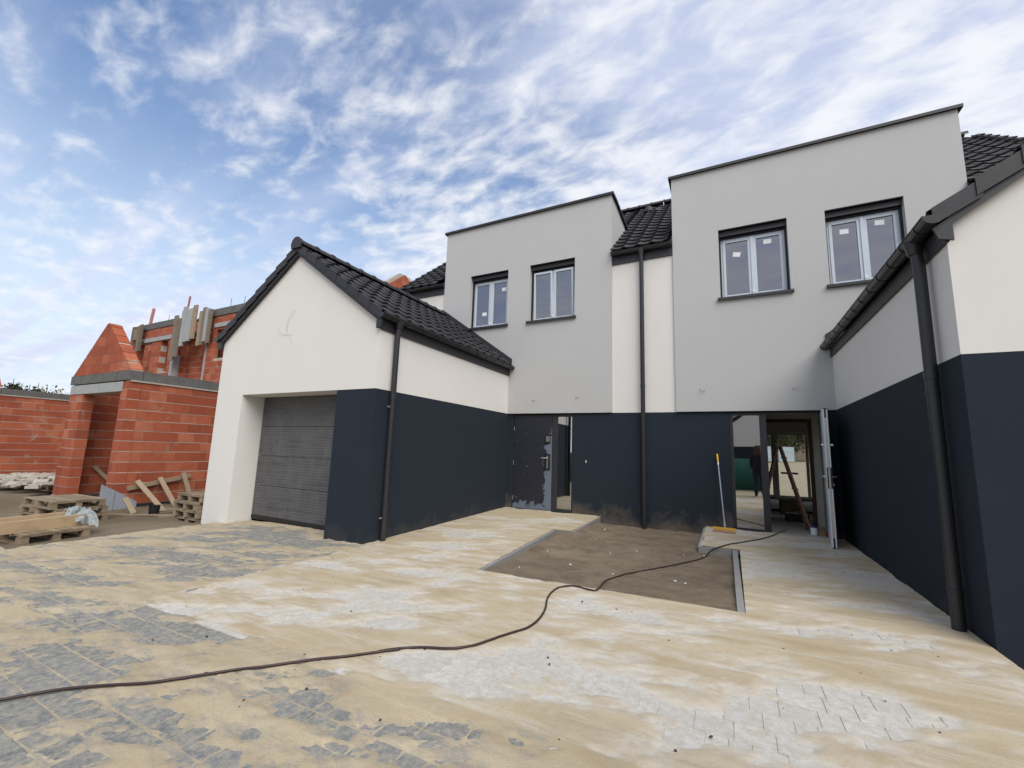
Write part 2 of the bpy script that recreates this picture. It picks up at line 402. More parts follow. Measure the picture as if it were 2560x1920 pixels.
def ground_mats():
    # loose sand with tracks and paler dust where it is thin
    g = G('pale_building_sand'); v = g.coord('World')
    at = g.n('ShaderNodeAttribute'); at.attribute_name = 'thin'; thin = at.outputs['Fac']
    at2 = g.n('ShaderNodeAttribute'); at2.attribute_name = 'pale'; pale = at2.outputs['Fac']
    st = g.noise(g.coord('World', (.55, 2.4, 1), (0, 0, .35)), 2.2, 7, .62, .8)
    big = g.noise(v, .8, 4, .5)
    c = g.mix(g.ramp(st, (.3, 0), (.7, 1)), (.36, .29, .188), (.56, .485, .35))
    c = g.mix(g.ramp(big, (.35, 0), (.7, .5)), c, (.44, .36, .24))
    fine = g.noise(v, 120, 4, .75); c = g.mix(g.ramp(fine, (.3, .0), (.75, .55)), c, (.28, .215, .135))
    # the chalky dust of the pale slabs mixes into the thin sand
    dn = g.noise(g.coord('World', (1, 1.8, 1), (0, 0, .3)), 14, 6, .75, .5)
    k = g.m('MULTIPLY', g.m('MULTIPLY', thin, pale), g.ramp(dn, (.32, .25), (.6, 1.0)))
    c = g.mix(k, c, (.52, .50, .455))
    # brushed streaks of chalk dust
    sk = g.noise(g.coord('World', (.5, 3.2, 1), (0, 0, .25), (5, 2, 0)), 2.6, 8, .68, .7)
    sp = g.ramp(g.noise(v, 85, 4, .8), (.35, .2), (.62, 1))
    c = g.mix(g.m('MULTIPLY', g.m('MULTIPLY', g.ramp(sk, (.50, 0), (.66, .8)), pale), sp), c, (.53, .50, .44))
    sg = g.noise(g.coord('World', (1.1, 2.6, 1), (0, 0, .5), (1, 8, 0)), 3.4, 9, .72, 1.0)
    gp = g.m('MULTIPLY', g.m('MULTIPLY', g.ramp(sg, (.49, 0), (.60, .72)), g.m('SUBTRACT', 1.0, pale)), g.ramp(thin, (.05, .25), (.5, 1)))
    c = g.mix(g.m('MULTIPLY', gp, g.ramp(g.noise(v, 60, 4, .8), (.35, .35), (.6, 1))), c, (.235, .235, .225))
    k2 = g.m('MULTIPLY', g.m('MULTIPLY', thin, g.m('SUBTRACT', 1.0, pale)), g.ramp(dn, (.42, 0), (.62, .5)))
    c = g.mix(k2, c, (.20, .20, .19))
    crk = g.ramp(g.noise(g.coord('World', (1, 1.3, 1), (0, 0, .8), (2, 2, 0)), 48, 6, .85, .4), (.30, .45), (.42, 0)); c = g.mix(crk, c, (.25, .215, .165))
    damp = g.ramp(g.noise(g.coord('World', (1, 1, 1), (0, 0, 0), (9, 3, 0)), 35, 3, .8), (.72, 0), (.78, .6)); c = g.mix(damp, c, (.14, .105, .065))
    g.col(c)
    h = g.m('ADD', g.m('MULTIPLY', g.noise(v, 55, 5, .7), .6), g.m('MULTIPLY', st, .8)); g.bump(h, .45, .012)
    MT['sand'] = g.set(.95, 0, .15)
    def paver(name, a, b, c3):
        g = G(name); v = g.coord('World')
        oi = g.n('ShaderNodeObjectInfo').outputs['Random']; isl = g.n('ShaderNodeNewGeometry').outputs['Random Per Island']
        r = g.m('FRACT', g.m('ADD', oi, isl))
        c = g.mix(r, a, b); c = g.mix(g.ramp(g.noise(v, 22, 6, .75), (.38, 0), (.64, .85)), c, c3)
        c = g.mix(g.ramp(g.noise(v, 150, 3, .7), (.5, 0), (.7, .5)), c, sc(a, .6))
        g.col(c); g.bump(g.noise(v, 110, 4, .7), .35, .004); return g.set(.88, 0, .25)
    MT['paver_dark'] = paver('slate_grey_paver', (.13, .143, .148), (.185, .197, .20), (.37, .335, .27))
    MT['paver_pale'] = paver('chalky_white_paver', (.49, .48, .455), (.56, .55, .525), (.40, .36, .285))
    g = G('brown_planting_soil'); v = g.coord('World')
    n = g.noise(v, 3, 8, .75, .5); c = g.mix(g.ramp(n, (.25, 0), (.75, 1)), (.16, .125, .088), (.37, .30, .22)); c = g.mix(g.ramp(g.noise(v, 60, 4, .8), (.5, 0), (.75, .6)), c, (.09, .068, .048))
    c = g.mix(g.ramp(g.noise(g.coord('World', (1, 1, 1), (0, 0, 0), (2, 7, 0)), 1.2, 6, .65, .6), (.48, 0), (.68, .7)), c, (.38, .31, .22))
    g.col(c); g.bump(g.noise(v, 20, 9, .8), 1.0, .06); MT['soil'] = g.set(.97, 0, .1)
    g = G('trodden_building_site_dirt'); v = g.coord('World')
    n = g.noise(v, 1.3, 8, .65, .5); c = g.mix(n, (.12, .092, .062), (.235, .19, .135)); c = g.mix(g.ramp(g.noise(v, .35, 3, .5), (.45, 0), (.65, .6)), c, (.32, .27, .20))
    g.col(c); g.bump(g.noise(v, 9, 9, .75), .9, .08); MT['dirt'] = g.set(.97, 0, .1)
    MT['kerb'] = simple('grey_concrete_kerb', (.245, .245, .24), .9, 0, .2, .2, 7, .3, 90)
ground_mats()

# ------------------------------------------------------------------ numpy noise
_R = np.random.RandomState(11)
_T = _R.rand(256, 256)
def vn(x, y):
    xi = np.floor(x).astype(int); yi = np.floor(y).astype(int); fx = x-xi; fy = y-yi
    fx = fx*fx*(3-2*fx); fy = fy*fy*(3-2*fy)
    a = _T[xi & 255, yi & 255]; b = _T[(xi+1) & 255, yi & 255]; c = _T[xi & 255, (yi+1) & 255]; d = _T[(xi+1) & 255, (yi+1) & 255]
    return (a*(1-fx)+b*fx)*(1-fy)+(c*(1-fx)+d*fx)*fy
def fbm(x, y, o=5, g=.5):
    s = 0; a = 1; t = 0
    for i in range(o): s = s+a*vn(x*2**i+17.3*i, y*2**i+5.1*i); t += a; a *= g
    return s/t
def H(x, y):
    """finished paving level"""
    u = np.clip((x+4.76)/5.46, -.85, 1.2); w = np.clip((y-4.6)/4.36, 0, 1)
    return (1-w)*(.025+.1*u)+w*(.108+.034*u)
def Hs(x, y): return float(H(np.float64(x), np.float64(y)))

# ------------------------------------------------------------------ ground sheets
def grid_obj(name, x0, x1, y0, y1, st, zf, mat, keep=None, attrs=None, **kw):
    xs = np.arange(x0, x1+st*.5, st); ys = np.arange(y0, y1+st*.5, st)
    X, Y = np.meshgrid(xs, ys, indexing='ij'); Z = zf(X, Y)
    n, k = X.shape; vs = np.stack([X, Y, Z], -1).reshape(-1, 3)
    I = np.arange(n*k).reshape(n, k)
    q = np.stack([I[:-1, :-1], I[1:, :-1], I[1:, 1:], I[:-1, 1:]], -1)
    if keep is not None:
        cx = (X[:-1, :-1]+X[1:, 1:])/2; cy = (Y[:-1, :-1]+Y[1:, 1:])/2; q = q[keep(cx, cy)]
    q = q.reshape(-1, 4)
    me = D.meshes.new(name); me.vertices.add(len(vs)); me.vertices.foreach_set('co', vs.ravel().astype('f'))
    me.loops.add(q.size); me.loops.foreach_set('vertex_index', q.ravel().astype('i'))
    me.polygons.add(len(q)); me.polygons.foreach_set('loop_start', np.arange(0, q.size, 4).astype('i')); me.polygons.foreach_set('loop_total', np.full(len(q), 4, 'i'))
    me.polygons.foreach_set('use_smooth', np.ones(len(q), bool)); me.update(calc_edges=True)
    if attrs:
        for a, f in attrs.items():
            at = me.attributes.new(a, 'FLOAT', 'POINT'); at.data.foreach_set('value', np.broadcast_to(f(X, Y), X.shape).ravel().astype('f'))
    me.materials.append(mat); o = D.objects.new(name, me); COL.objects.link(o); return tag(o, **kw)

def bumps(lst):
    out = []
    for (px, py, a, b, w) in lst:
        p = bp(px, py, 'Z', .05); out.append((p.x, p.y, a, b, w))
    return out
DARK_B = bumps([(230, 1625, .55, .2, .3), (400, 1585, .35, .14, .32), (120, 1650, .3, .18, .3), (470, 1570, .2, .08, .22), (30, 1770, .25, .12, .22),
    (735, 1765, .22, .14, .32), (830, 1740, .15, .12, .28), (800, 1800, .2, .1, .25), (1000, 1890, .3, .14, .33), (1130, 1870, .12, .1, .2), (1300, 1895, .25, .08, .3), (600, 1735, .2, .1, .2), (500, 1770, .14, .08, .22),
    (660, 1335, .5, .2, .26), (780, 1345, .4, .2, .3), (580, 1395, .35, .12, .2), (770, 1385, .3, .12, .15), (440, 1420, .35, .12, .18), (330, 1370, .5, .12, .16), (200, 1460, .4, .15, .2), (130, 1530, .3, .1, .15), (340, 1800, .2, .07, .2), (610, 1840, .15, .07, .2)])
PALE_B = bumps([(850, 1417, .45, .16, .35), (935, 1500, .6, .22, .22), (1150, 1465, .4, .2, .28), (960, 1560, .3, .12, .25), (1420, 1560, .2, .16, .3), (1610, 1570, .3, .13, .3), (1120, 1690, .32, .16, .36), (1030, 1660, .25, .14, .32),
    (1340, 1670, .3, .1, .32), (1500, 1730, .3, .14, .3), (2010, 1560, .3, .12, .25), (1940, 1700, .25, .16, .38), (1900, 1790, .35, .12, .28), (2430, 1600, .3, .2, .3), (2280, 1850, .45, .2, .2), (1900, 1870, .4, .16, .3), (2240, 1560, .4, .1, .22),
    (1840, 1345, .35, .3, .35), (2000, 1370, .5, .35, .28), (2130, 1450, .25, .4, .28), (1330, 1310, .7, .5, .22), (1150, 1335, .4, .3, .25), (1090, 1365, .4, .18, .25), (1950, 1450, .3, .15, .22), (2350, 1700, .4, .12, .2), (1850, 1480, .15, .5, .2)])
def bsum(x, y, L):
    s = 0
    for (bx, by, a, b, w) in L:
        dx = x-bx; dy = y-by; s = s+w*np.exp(-(dx/a)**2*.8-(dy/b)**2*.8)
    return s
def is_pale(x, y):
    wob = .02*(fbm(x*3, y*3, 3)-.5)
    return ((y > 2.07+wob) & (x > -4.66+wob)) | ((y > 4.7) & (x > -4.8))
def expo(x, y):
    """how far the brushing has bared the paving: >0 bare"""
    c, s = math.cos(.35), math.sin(.35); u = x*c+y*s; v = -x*s+y*c
    n = fbm(u*1.1+3, v*3.6+1, 6, .58)
    nd = n+bsum(x, y, DARK_B)*.66-.605+.05*(x < -5)
    npl = fbm(u*1.3+13, v*2.9+7, 6, .6)+bsum(x, y, PALE_B)*.80-.665
    fr = .15*(fbm(x*24, y*30, 4, .65)-.5)+np.where(is_pale(x, y), (.46), .74)*(fbm(u*3.9+9, v*9+4, 5, .66)-.5)
    return np.where(is_pale(x, y), npl, nd)+fr
RUTS = [(*bp(a, b, 'Z', .02)[:2], *bp(c, d, 'Z', .02)[:2]) for a, b, c, d in ((92, 1392, 405, 1482), (0, 1437, 145, 1548), (560, 1430, 590, 1560))]
def sand_z(x, y):
    e = expo(x, y)
    t = np.clip(-e*.075, -.0045, .011)
    rip = .004*(fbm(x*2.2, y*5, 4)-.5)+.0016*(fbm(x*14, y*22, 3)-.5)+.0022*(fbm(x*30, y*34, 2)-.5)
    # ruts of the wheelbarrow / van
    rut = np.zeros_like(x)
    for (ax, ay, bx, by) in RUTS:
        L = math.hypot(bx-ax, by-ay); d = np.abs((x-ax)*(by-ay)-(y-ay)*(bx-ax))/L; tt = ((x-ax)*(bx-ax)+(y-ay)*(by-ay))/L/L
        rut += .006*np.exp(-((d-.08)/.035)**2)*(tt > 0)*(tt < 1)-.004*np.exp(-(d/.05)**2)*(tt > 0)*(tt < 1)
    return H(x, y)+t+rip*np.clip((t+.0045)/.01, 0, 1)+rut*np.clip((t+.002)/.01, 0, 1)
BED = (-2.60, 0.0, 4.37, 7.14); BEDB = (-2.42, -.46, 7.14, 9.02)
def paved(x, y):
    a = (x > -8.42) & (x < 1.62) & (y > .2) & (y < 9.0)
    xl = -2.64-.15*(y-4.33)/2.78
    a &= ~((x > xl) & (x < BED[1]+.055) & (y > BED[2]) & (y < 7.10))
    a &= ~((x > BEDB[0]-.05) & (x < BEDB[1]+.0) & (y > BEDB[2]-.04))
    a &= ~((x < -4.9) & (y > 5.1))
    a &= ~((x < -8.12) & (y > 4.8)) & ~((x > -5.6) & (x < -4.9) & (y > 4.8))
    return a
def zband(x, y): return np.clip(1-np.abs(expo(x, y)+.02)/.10, 0, 1)
def thinf(x, y): return np.clip(1+(expo(x, y)+.01)/.26, 0, 1)**1.6
grid_obj('sand_layer', -8.45, 1.64, .2, 9.0, .022, sand_z, MT['sand'], paved,
         {'thin': thinf, 'pale': lambda x, y: is_pale(x, y)*1.0},
         label='pale sand swept thinly over the paving in front of the houses', cat='sand', kind='stuff')
# outside the fine sheet: sandy road going on to the left, right and behind
def road_z(x, y): return np.where(x < -8.42, -.03, H(x, y))+.012*(fbm(x*1.5, y*1.5, 4)-.5)
tag(grid_obj('road', -60, 30, -13.5, 2.1, .3, lambda x, y: road_z(x, y)-.0, MT['sand'],
         lambda x, y: ~((x > -8.4) & (x < 1.7) & (y > .3)), {'thin': lambda x, y: .35+0*x, 'pale': lambda x, y: 0*x}), kind='structure')
def dirt_z(x, y):
    near = np.clip((x+8.4)/-3.5, 0, 1)
    z = -.10-.13*near+.10*(fbm(x*.7, y*.7, 5)-.5)*np.clip(near*2, .35, 1)+.03*(fbm(x*5, y*5, 3)-.5)
    return z
tag(grid_obj('building_site_dirt', -40, -8.35, 1.9, 9.2, .08, dirt_z, MT['dirt'], lambda x, y: (x < -8.36) & ~((x > -8.96) & (y > 4.8))), kind='structure')
g0 = MB(); g0.add([(-900, -900, -.42), (900, -900, -.42), (900, 900, -.42), (-900, 900, -.42)], [(0, 1, 2, 3)])
tag(obj('ground', g0, MT['dirt']), kind='structure')
tag(grid_obj('back_garden', -14, 30, 17.0, 62, .5, lambda x, y: -.05+1.2*np.clip((y-20)/25, 0, 1)+.2*(fbm(x*.5, y*.5, 4)-.5), MT['sand'], None, {'thin': lambda x, y: .2+0*x, 'pale': lambda x, y: 0*x}), kind='structure')
tag(grid_obj('hillside', -60, 90, 57, 90, 1.0, lambda x, y: .9+7.5*np.clip((y-58)/16, 0, 1)+.8*fbm(x*.3, y*.3, 5), MT['dirt']), kind='structure')
# planting bed
def bed_z(x, y): return H(x, y)-.012-.055*np.clip((y-4.35)/1.1, 0, 1)-.07*np.clip((y-7)/2, 0, 1)+.045*(fbm(x*2, y*2, 5)-.5)+.022*(fbm(x*11, y*11, 4)-.5)+.09*np.exp(-((x+2.5)/.35)**2)*np.exp(-((y-7.6)/.9)**2)
tag(grid_obj('planting_bed', -2.7, .1, 4.3, 9.05, .035, bed_z, MT['soil'], None), kind='structure')

# ------------------------------------------------------------------ pavers
road_root = tag(obj('driveway', MB().box(-8.42, 1.62, .2, 5.1, -.2, -.16), MT['dirt']), kind='structure')
path_root = tag(obj('footpath', MB().box(-4.7, 1.62, 4.0, 9.0, -.21, -.17), MT['dirt']), kind='structure')
PM = {}
def paver_mesh(L, Wd, mat):
    k = (round(L, 3), round(Wd, 3), mat.name)
    if k not in PM:
        pl = 'white' in mat.name; j = .0004 if pl else .004; c = .001 if pl else .006; h = .06
        def ring(i, z): return [(i, i, z), (L-i, i, z), (L-i, Wd-i, z), (i, Wd-i, z)]
        b = MB(); b.add(ring(j, -h)+ring(j, -c)+ring(j+c, 0), [(8, 9, 10, 11)]+[(a+i, a+(i+1) % 4, a+4+(i+1) % 4, a+4+i) for a in (0, 4) for i in range(4)])
        me = b.mesh('paver'); me.materials.append(mat); PM[k] = me
    return PM[k]
def lay_pavers():
    dark = []; pale = []
    rw = .16; y = .25; r = 0
    while y < 9.0:
        x = -8.42+random.uniform(-.1, 0)
        while x < 1.6:
            L = random.choice((.1, .14, .18, .18, .22)); cx, cy = x+L/2, y+rw/2
            ok = all(bool(paved(np.float64(qx), np.float64(qy))) for qx in (x-.01, cx, x+L+.01) for qy in (y-.01, y+rw+.01))
            if ok:
                xx = np.array([cx, x, x+L, x, x+L]); yy = np.array([cy, y, y, y+rw, y+rw])
                bare = float(expo(xx, yy).max()); p = bool(is_pale(np.float64(cx), np.float64(cy)))
                s = proj_size((cx, cy, 0))
                (pale if p else dark).append((bare > -.03, s, x, y, L))
            x += L
        y += rw; r += 1
    for lst, root, mat in ((dark, road_root, MT['paver_dark']), (pale, path_root, MT['paver_pale'])):
        lst.sort(key=lambda t: (-(t[0] and t[1] > 0), -t[1]))
        rest = MB()
        for i, (b, s, x, y, L) in enumerate(lst):
            z = Hs(x+L/2, y+.08)+random.uniform(-.003, .002)*(1 if root is road_root else .2)
            M = Matrix.Translation((x, y, z)) @ Matrix.Rotation(random.uniform(-.018, .018)*(1 if root is road_root else .12), 4, 'Y') @ Matrix.Rotation(random.uniform(-.006, .006)*(1 if root is road_root else .2), 4, 'X')
            me = paver_mesh(L, rw, mat)
            if i < 300: place('paver', me, M, root)
            else: rest.add([M @ v.co for v in me.vertices], [tuple(p.vertices) for p in me.polygons])
        if rest.f: obj('paver_field', rest, mat, root, kind='stuff')
lay_pavers()
# kerbs round the bed
def kerb(a, b, w=.06, h=.25):
    a = Vector(a); b = Vector(b); n = max(1, round((b-a).length/1.0))
    for i in range(n):
        p = a.lerp(b, i/n); q = a.lerp(b, (i+1)/n); g_ = (q-p).normalized()*.003
        p = Vector((p.x, p.y, Hs(p.x, p.y)+.004-h/2)); q = Vector((q.x, q.y, Hs(q.x, q.y)+.004-h/2))
        g_.z = 0; obj('kerb_stone', MB().beam(p+g_, q-g_, w, h), MT['kerb'], path_root)
kerb((-2.63, 4.33, 0), (-2.78, 7.11, 0), .07); kerb((-2.75, 7.14, 0), (-2.42, 7.14, 0), .06); kerb((-2.44, 7.17, 0), (-2.50, 8.95, 0), .06)
kerb((.03, 4.37, 0), (.0, 7.11, 0), .06); kerb((-.03, 7.10, 0), (-.48, 7.06, 0), .06); kerb((-.46, 7.09, 0), (-.47, 8.9, 0), .06)

# ------------------------------------------------------------------ roofs
TW, TL = .30, .335
def tile_mesh():
    n = 8; b = MB(); vs = []
    for j in range(2):
        for i in range(n+1):
            u = TW*i/n; h = .0155*math.cos(2*math.pi*i/n)+.006*math.cos(4*math.pi*i/n+.6)
            vs.append((u, (TL+.035)*j, h+.034*j))
    for i in range(n+1):
        x, y, z = vs[n+1+i]; vs.append((x, y-.004, z-.027))
    b.add(vs, [(a*(n+1)+i, a*(n+1)+i+1, (a+1)*(n+1)+i+1, (a+1)*(n+1)+i) for a in range(2) for i in range(n)], False)
    for i in range(n): b.sm[i] = True
    me = D.meshes.new('roof_tile'); me.from_pydata(b.v, [], b.f); me.polygons.foreach_set('use_smooth', b.sm); me.update()
    me.materials.append(MT['tile']); return me
TILE = tile_mesh()
def slope_frame(o, u, v):
    u = Vector(u).normalized(); v = Vector(v).normalized(); n = u.cross(v)
    if n.z < 0: n = -n
    M = Matrix((u, v, n)).transposed().to_4x4(); M.translation = Vector(o); return M
def tiles(root, o, u, v, nu, nv, budget=True, skip=None):
    F = slope_frame(o, u, v); rest = MB()
    for j in range(nv):
        for i in range(nu):
            M = F @ Matrix.Translation((i*TW, j*TL+random.uniform(-.004, .004), random.uniform(-.0015, .0015)))
            if skip and skip(M @ Vector((TW/2, TL/2, 0))): continue
            if budget: place('roof_tile', TILE, M, root)
            else: rest.add([M @ q.co for q in TILE.vertices], [tuple(p.vertices) for p in TILE.polygons], True)
    if rest.f: obj('roof_tile_field', rest, MT['tile'], root, kind='stuff')
def half_round(mb, a, b, r, n=8, up=(0, 0, 1), th=.004, inv=False):
    """half-round trough (gutter) or cover (inv) from a to b"""
    a = Vector(a); b = Vector(b); t = (b-a).normalized(); x = t.cross(Vector(up)).normalized(); z = x.cross(t)
    vs = []
    for p in (a, b):
        for rr in (r, r-th):
            for k in range(n+1):
                q = math.pi*k/n; vs.append(p+x*math.cos(q)*rr+z*math.sin(q)*rr*(1 if inv else -1))
    m = n+1; fs = []
    for k in range(n):
        fs += [(k, k+1, 2*m+k+1, 2*m+k), (m+k, 3*m+k, 3*m+k+1, m+k+1), (k, m+k, m+k+1, k+1), (2*m+k, 2*m+k+1, 3*m+k+1, 3*m+k)]
    fs += [(0, 2*m, 3*m, m), (n, m+n, 3*m+n, 2*m+n)]
    mb.add(vs, fs, False)
def gutter(root, a, b, r=.062, step=.34, endcaps=(True, True)):
    g = MB(); half_round(g, a, b, r); a = Vector(a); b = Vector(b); t = (b-a).normalized(); L = (b-a).length
    x = t.cross(Vector((0, 0, 1))).normalized()
    for p, e in ((a, endcaps[0]), (b, endcaps[1])):
        if e:
            poly = [p+x*math.cos(math.pi*k/8)*(r+.006)-Vector((0, 0, 1))*math.sin(math.pi*k/8)*(r+.006) for k in range(9)]
            d = t*.006; g.add([q-d for q in poly]+[q+d for q in poly], [tuple(range(9)), tuple(range(9, 18))]+[(i, (i+1) % 9, (i+1) % 9+9, i+9) for i in range(9)])
    # rolled front lip
    for s in (1, -1): g.tube([a+x*s*r, b+x*s*r], .008, 6)
    go = obj('gutter', g, MT['anth'], root)
    k = step*.6
    while k < L:
        c = MB(); half_round(c, a+t*(k-.014), a+t*(k+.014), r+.007, th=.006); obj('gutter_bracket', c, MT['anth'], go); k += step
    return go
def wavy_skirt(root, a, b, drop):  # bird comb strip closing the eave
    pass
def wing_roof(root, x0, x1, yf, yb, zx, side_vis):
    """gable roof of a garage wing: eaves at x0/x1, ridge in the middle; zx = tile plane height at the eaves"""
    xm = (x0+x1)/2; tan = .70; half = (x1-x0)/2; ov = .075
    SL = math.sqrt(1+tan*tan)
    zr = zx+tan*half
    roof = obj('roof', MB().prism([(x0, zx-.10), (xm, zr-.10), (x1, zx-.10), (x1, zx-.16), (xm, zr-.16), (x0, zx-.16)], yf+.02, yb, 'Y'), MT['fascia'], root)
    nv = 8; nu = int(round((yb-yf)/TW)); 
    for sgn in (1, -1):
        v = Vector((sgn, 0, -tan)).normalized(); L = nv*TL
        e = Vector((xm+sgn*(half+ov), yf, zx-tan*ov)); o = e-v*L
        vis = (sgn == side_vis)
        F = slope_frame(o, (0, 1, 0), v)
        if sgn == 1: tiles(roof, o, (0, 1, 0), v, nu, nv, vis)
        else: tiles(roof, o, (0, 1, 0), v, nu, nv, vis)
        # verge tiles: each a bent plate, lapping the one below
        for j in range(nv):
            p0 = o+v*(j*TL-.01)+Vector((0, 0, .006)); p1 = o+v*((j+1)*TL+.035)+Vector((0, 0, .040))
            b = MB(); th = .016
            d = Vector((0, 0, -.13)); yy = yf-.012
            y2 = yy-.009
            q = [Vector((p0.x, yy, p0.z+.02)), Vector((p1.x, y2, p1.z+.02)), Vector((p1.x, y2, p1.z))+d, Vector((p0.x, yy, p0.z))+d]
            b.add(q+[a+Vector((0, th*.5, 0)) for a in q], [(0, 1, 2, 3), (7, 6, 5, 4), (0, 3, 7, 4), (1, 5, 6, 2), (0, 4, 5, 1), (3, 2, 6, 7)])
            q = [Vector((p0.x, yy, p0.z+.02)), Vector((p1.x, yy, p1.z+.02)), Vector((p1.x, yy+.10, p1.z+.02)), Vector((p0.x, yy+.10, p0.z+.02))]
            b.add(q+[a-Vector((0, 0, .014)) for a in q], [(3, 2, 1, 0), (4, 5, 6, 7), (0, 1, 5, 4), (1, 2, 6, 5), (2, 3, 7, 6), (3, 0, 4, 7)])
            obj('verge_tile', b, MT['tile'], roof)
        bb = MB(); # barge board behind the verge
        bb.prism([(xm, zr-.09), (xm+sgn*half, zx-.09), (xm+sgn*half, zx-.17), (xm, zr-.17)], yf+.012, yf+.03, 'Y')
        obj('barge_board', bb, MT['fascia'], roof)
    # ridge
    n = int((yb-yf)/.36)
    for k in range(n+1):
        y0 = yf-.03+k*.36; y1 = min(y0+.39, yb); zz = zr+.015
        if y1-y0 < .05: continue
        b = MB(); half_round(b, (xm, y0, zz+.004*0), (xm, y1, zz), .105, 10, th=.016, inv=True)
        half_round(b, (xm, y0, zz), (xm, y0+.05, zz), .120, 10, th=.014, inv=True)
        obj('ridge_tile', b, MT['tile'], roof)
    cap = MB(); cap.prism([(xm-.12, zr-.07), (xm+.12, zr-.07), (xm+.135, zr+.02), (xm+.10, zr+.10), (xm+.045, zr+.14), (xm-.045, zr+.14), (xm-.10, zr+.10), (xm-.135, zr+.02)], yf-.055, yf-.028, 'Y')
    obj('ridge_end_cap', cap, MT['tile'], roof)
    for sgn in (1, -1):   # fascia + gutter
        xe = xm+sgn*half
        fb = MB().box(min(xe, xe+sgn*.028), max(xe, xe+sgn*.028), yf+.03, yb-.002, 3.235, 3.40)
        obj('fascia', fb, MT['fascia'], root)
        fe = MB().prism([(xe-sgn*.02, 3.235), (xe+sgn*.07, 3.26), (xe+sgn*.10, 3.36), (xe-sgn*.02, 3.44)], yf+.008, yf+.029, 'Y')
        obj('eave_end_plate', fe, MT['fascia'], root)
        gutter(root, (xe+sgn*.10, yf-.03, 3.455), (xe+sgn*.10, yb-.03, 3.435), .068, .36)
    # lead flashing against the facade
    for sgn in (1, -1):
        fl = MB().prism([(xm, zr+.05), (xm+sgn*(half+.08), zx-tan*.08+.05), (xm+sgn*(half+.08), zx-tan*.08+.17), (xm, zr+.17)], yb-.02, yb-.001, 'Y')
        obj('flashing', fl, MT['fascia'], root)
    return roof, zr
def downpipe(root, pts, r=.045, clips=(), wall=(1, 0, 0), collars=()):
    d = obj('downpipe', MB().tube(pts, r, 14), MT['pipe'], root)
    for z in collars:
        x, y = pts[-1][0], pts[-1][1]; obj('pipe_collar', MB().tube([(x, y, z-.03), (x, y, z+.03)], r+.005, 14), MT['pipe'], d)
    for z in clips:
        x, y = pts[-1][0], pts[-1][1]; c = MB(); obj('clip_ring', MB().tube([(x, y, z-.012), (x, y, z+.012)], r+.007, 12), MT['pipe'], d)
        w = Vector(wall); s = w.cross(Vector((0, 0, 1)))
        c.tube([Vector((x, y, z))+s*(r+.03), Vector((x, y, z))+s*(r+.03)-w*.02], .006, 6)
        c.beam(Vector((x, y, z))-s*0+s*r, Vector((x, y, z))+s*(r+.06), .012, .02)
        obj('pipe_clip', c, MT['steel'], d)
    return d

# ------------------------------------------------------------------ windows and doors
YB, YR, YW = 8.96, 9.00, 8.96    # block front, recessed navy/cream front
def window(root, x0, x1, z0, z1, tilt=False, stickers=()):
    y = 9.13; 
    w = thing_part('window', root)
    obj('shutter_box', MB().box(x0+.002, x1-.002, y-.045, y+.05, z1-.15, z1-.002), MT['black'], w)
    obj('soffit_strip', MB().box(x0+.003, x1-.003, YB+.004, y-.046, z1-.014, z1-.001), MT['black'], w)
    for a, b in ((x0+.002, x0+.034), (x1-.034, x1-.002)): obj('shutter_guide', MB().box(a, b, y-.05, y+.02, z0+.03, z1-.15), MT['black'], w)
    fx0, fx1, fz0, fz1 = x0+.035, x1-.035, z0+.032, z1-.152
    obj('frame', holes_wall(MB(), fx0, fx1, fz0, fz1, y, y+.07, [(fx0+.035, fx1-.035, fz0+.04, fz1-.03)]), MT['frame_light'], w)
    xm = (fx0+fx1)/2
    for k, (a, b) in enumerate(((fx0+.037, xm-.026), (xm+.026, fx1-.037))):
        c0, c1 = fz0+.042, fz1-.032
        s = MB(); holes_wall(s, a, b, c0, c1, y-.012, y+.045, [(a+.045, b-.045, c0+.055, c1-.05)])
        gl = MB().box(a+.043, b-.043, y+.012, y+.018, c0+.053, c1-.048)
        if tilt:
            ang = .055; M = Matrix.Translation((0, y, c0)) @ Matrix.Rotation(ang, 4, 'X') @ Matrix.Translation((0, -y, -c0))
            for q in (s, gl): q.v = [tuple(M @ Vector(p)) for p in q.v]
        so = obj('sash', s, MT['frame_light'], w)
        obj('pane', gl, MT['glass_up'], w)
        sx, sz, rot = stickers[k]; M = Matrix.Translation((a+sx*(b-a), y+.010-(-.03 if tilt else 0), c0+sz*(c1-c0))) @ Matrix.Rotation(rot, 4, 'Y')
        obj('sticker', MB().box(-.066, .066, -.0015, .0015, -.046, .046, M), MT['white'], w)
    obj('mullion', MB().box(xm-.0245, xm+.0245, y-.03, y+.05, fz0+.041, fz1-.031), MT['frame_light'], w)
    obj('corner_clip', MB().box(xm-.025, xm+.02, y-.036, y-.0305, fz0+.10, fz0+.15), MT['white'], w)
    sill = MB(); sill.box(x0-.045, x1+.04, YB-.05, y+.0, z0-.004, z0+.028); sill.box(x0-.045, x1+.04, YB-.054, YB-.05, z0-.02, z0+.03)
    for xx in (x0-.049, x1+.036): sill.box(xx, xx+.006, YB-.056, YB+.02, z0-.022, z0+.04)
    obj('sill', sill, MT['fascia'], w)
    return w
def thing_part(name, root):
    """a part that only groups sub-parts: a tiny frame lining mesh is avoided by using an Empty part"""
    o = D.objects.new(name, None); COL.objects.link(o); o.parent = root; o.matrix_basis = BASE[root.name].inverted() if root.name in BASE else Matrix()
    o.empty_display_size = .1; BASE[o.name] = Matrix(); PARTW[o.name] = True
    return o
PARTW = {}

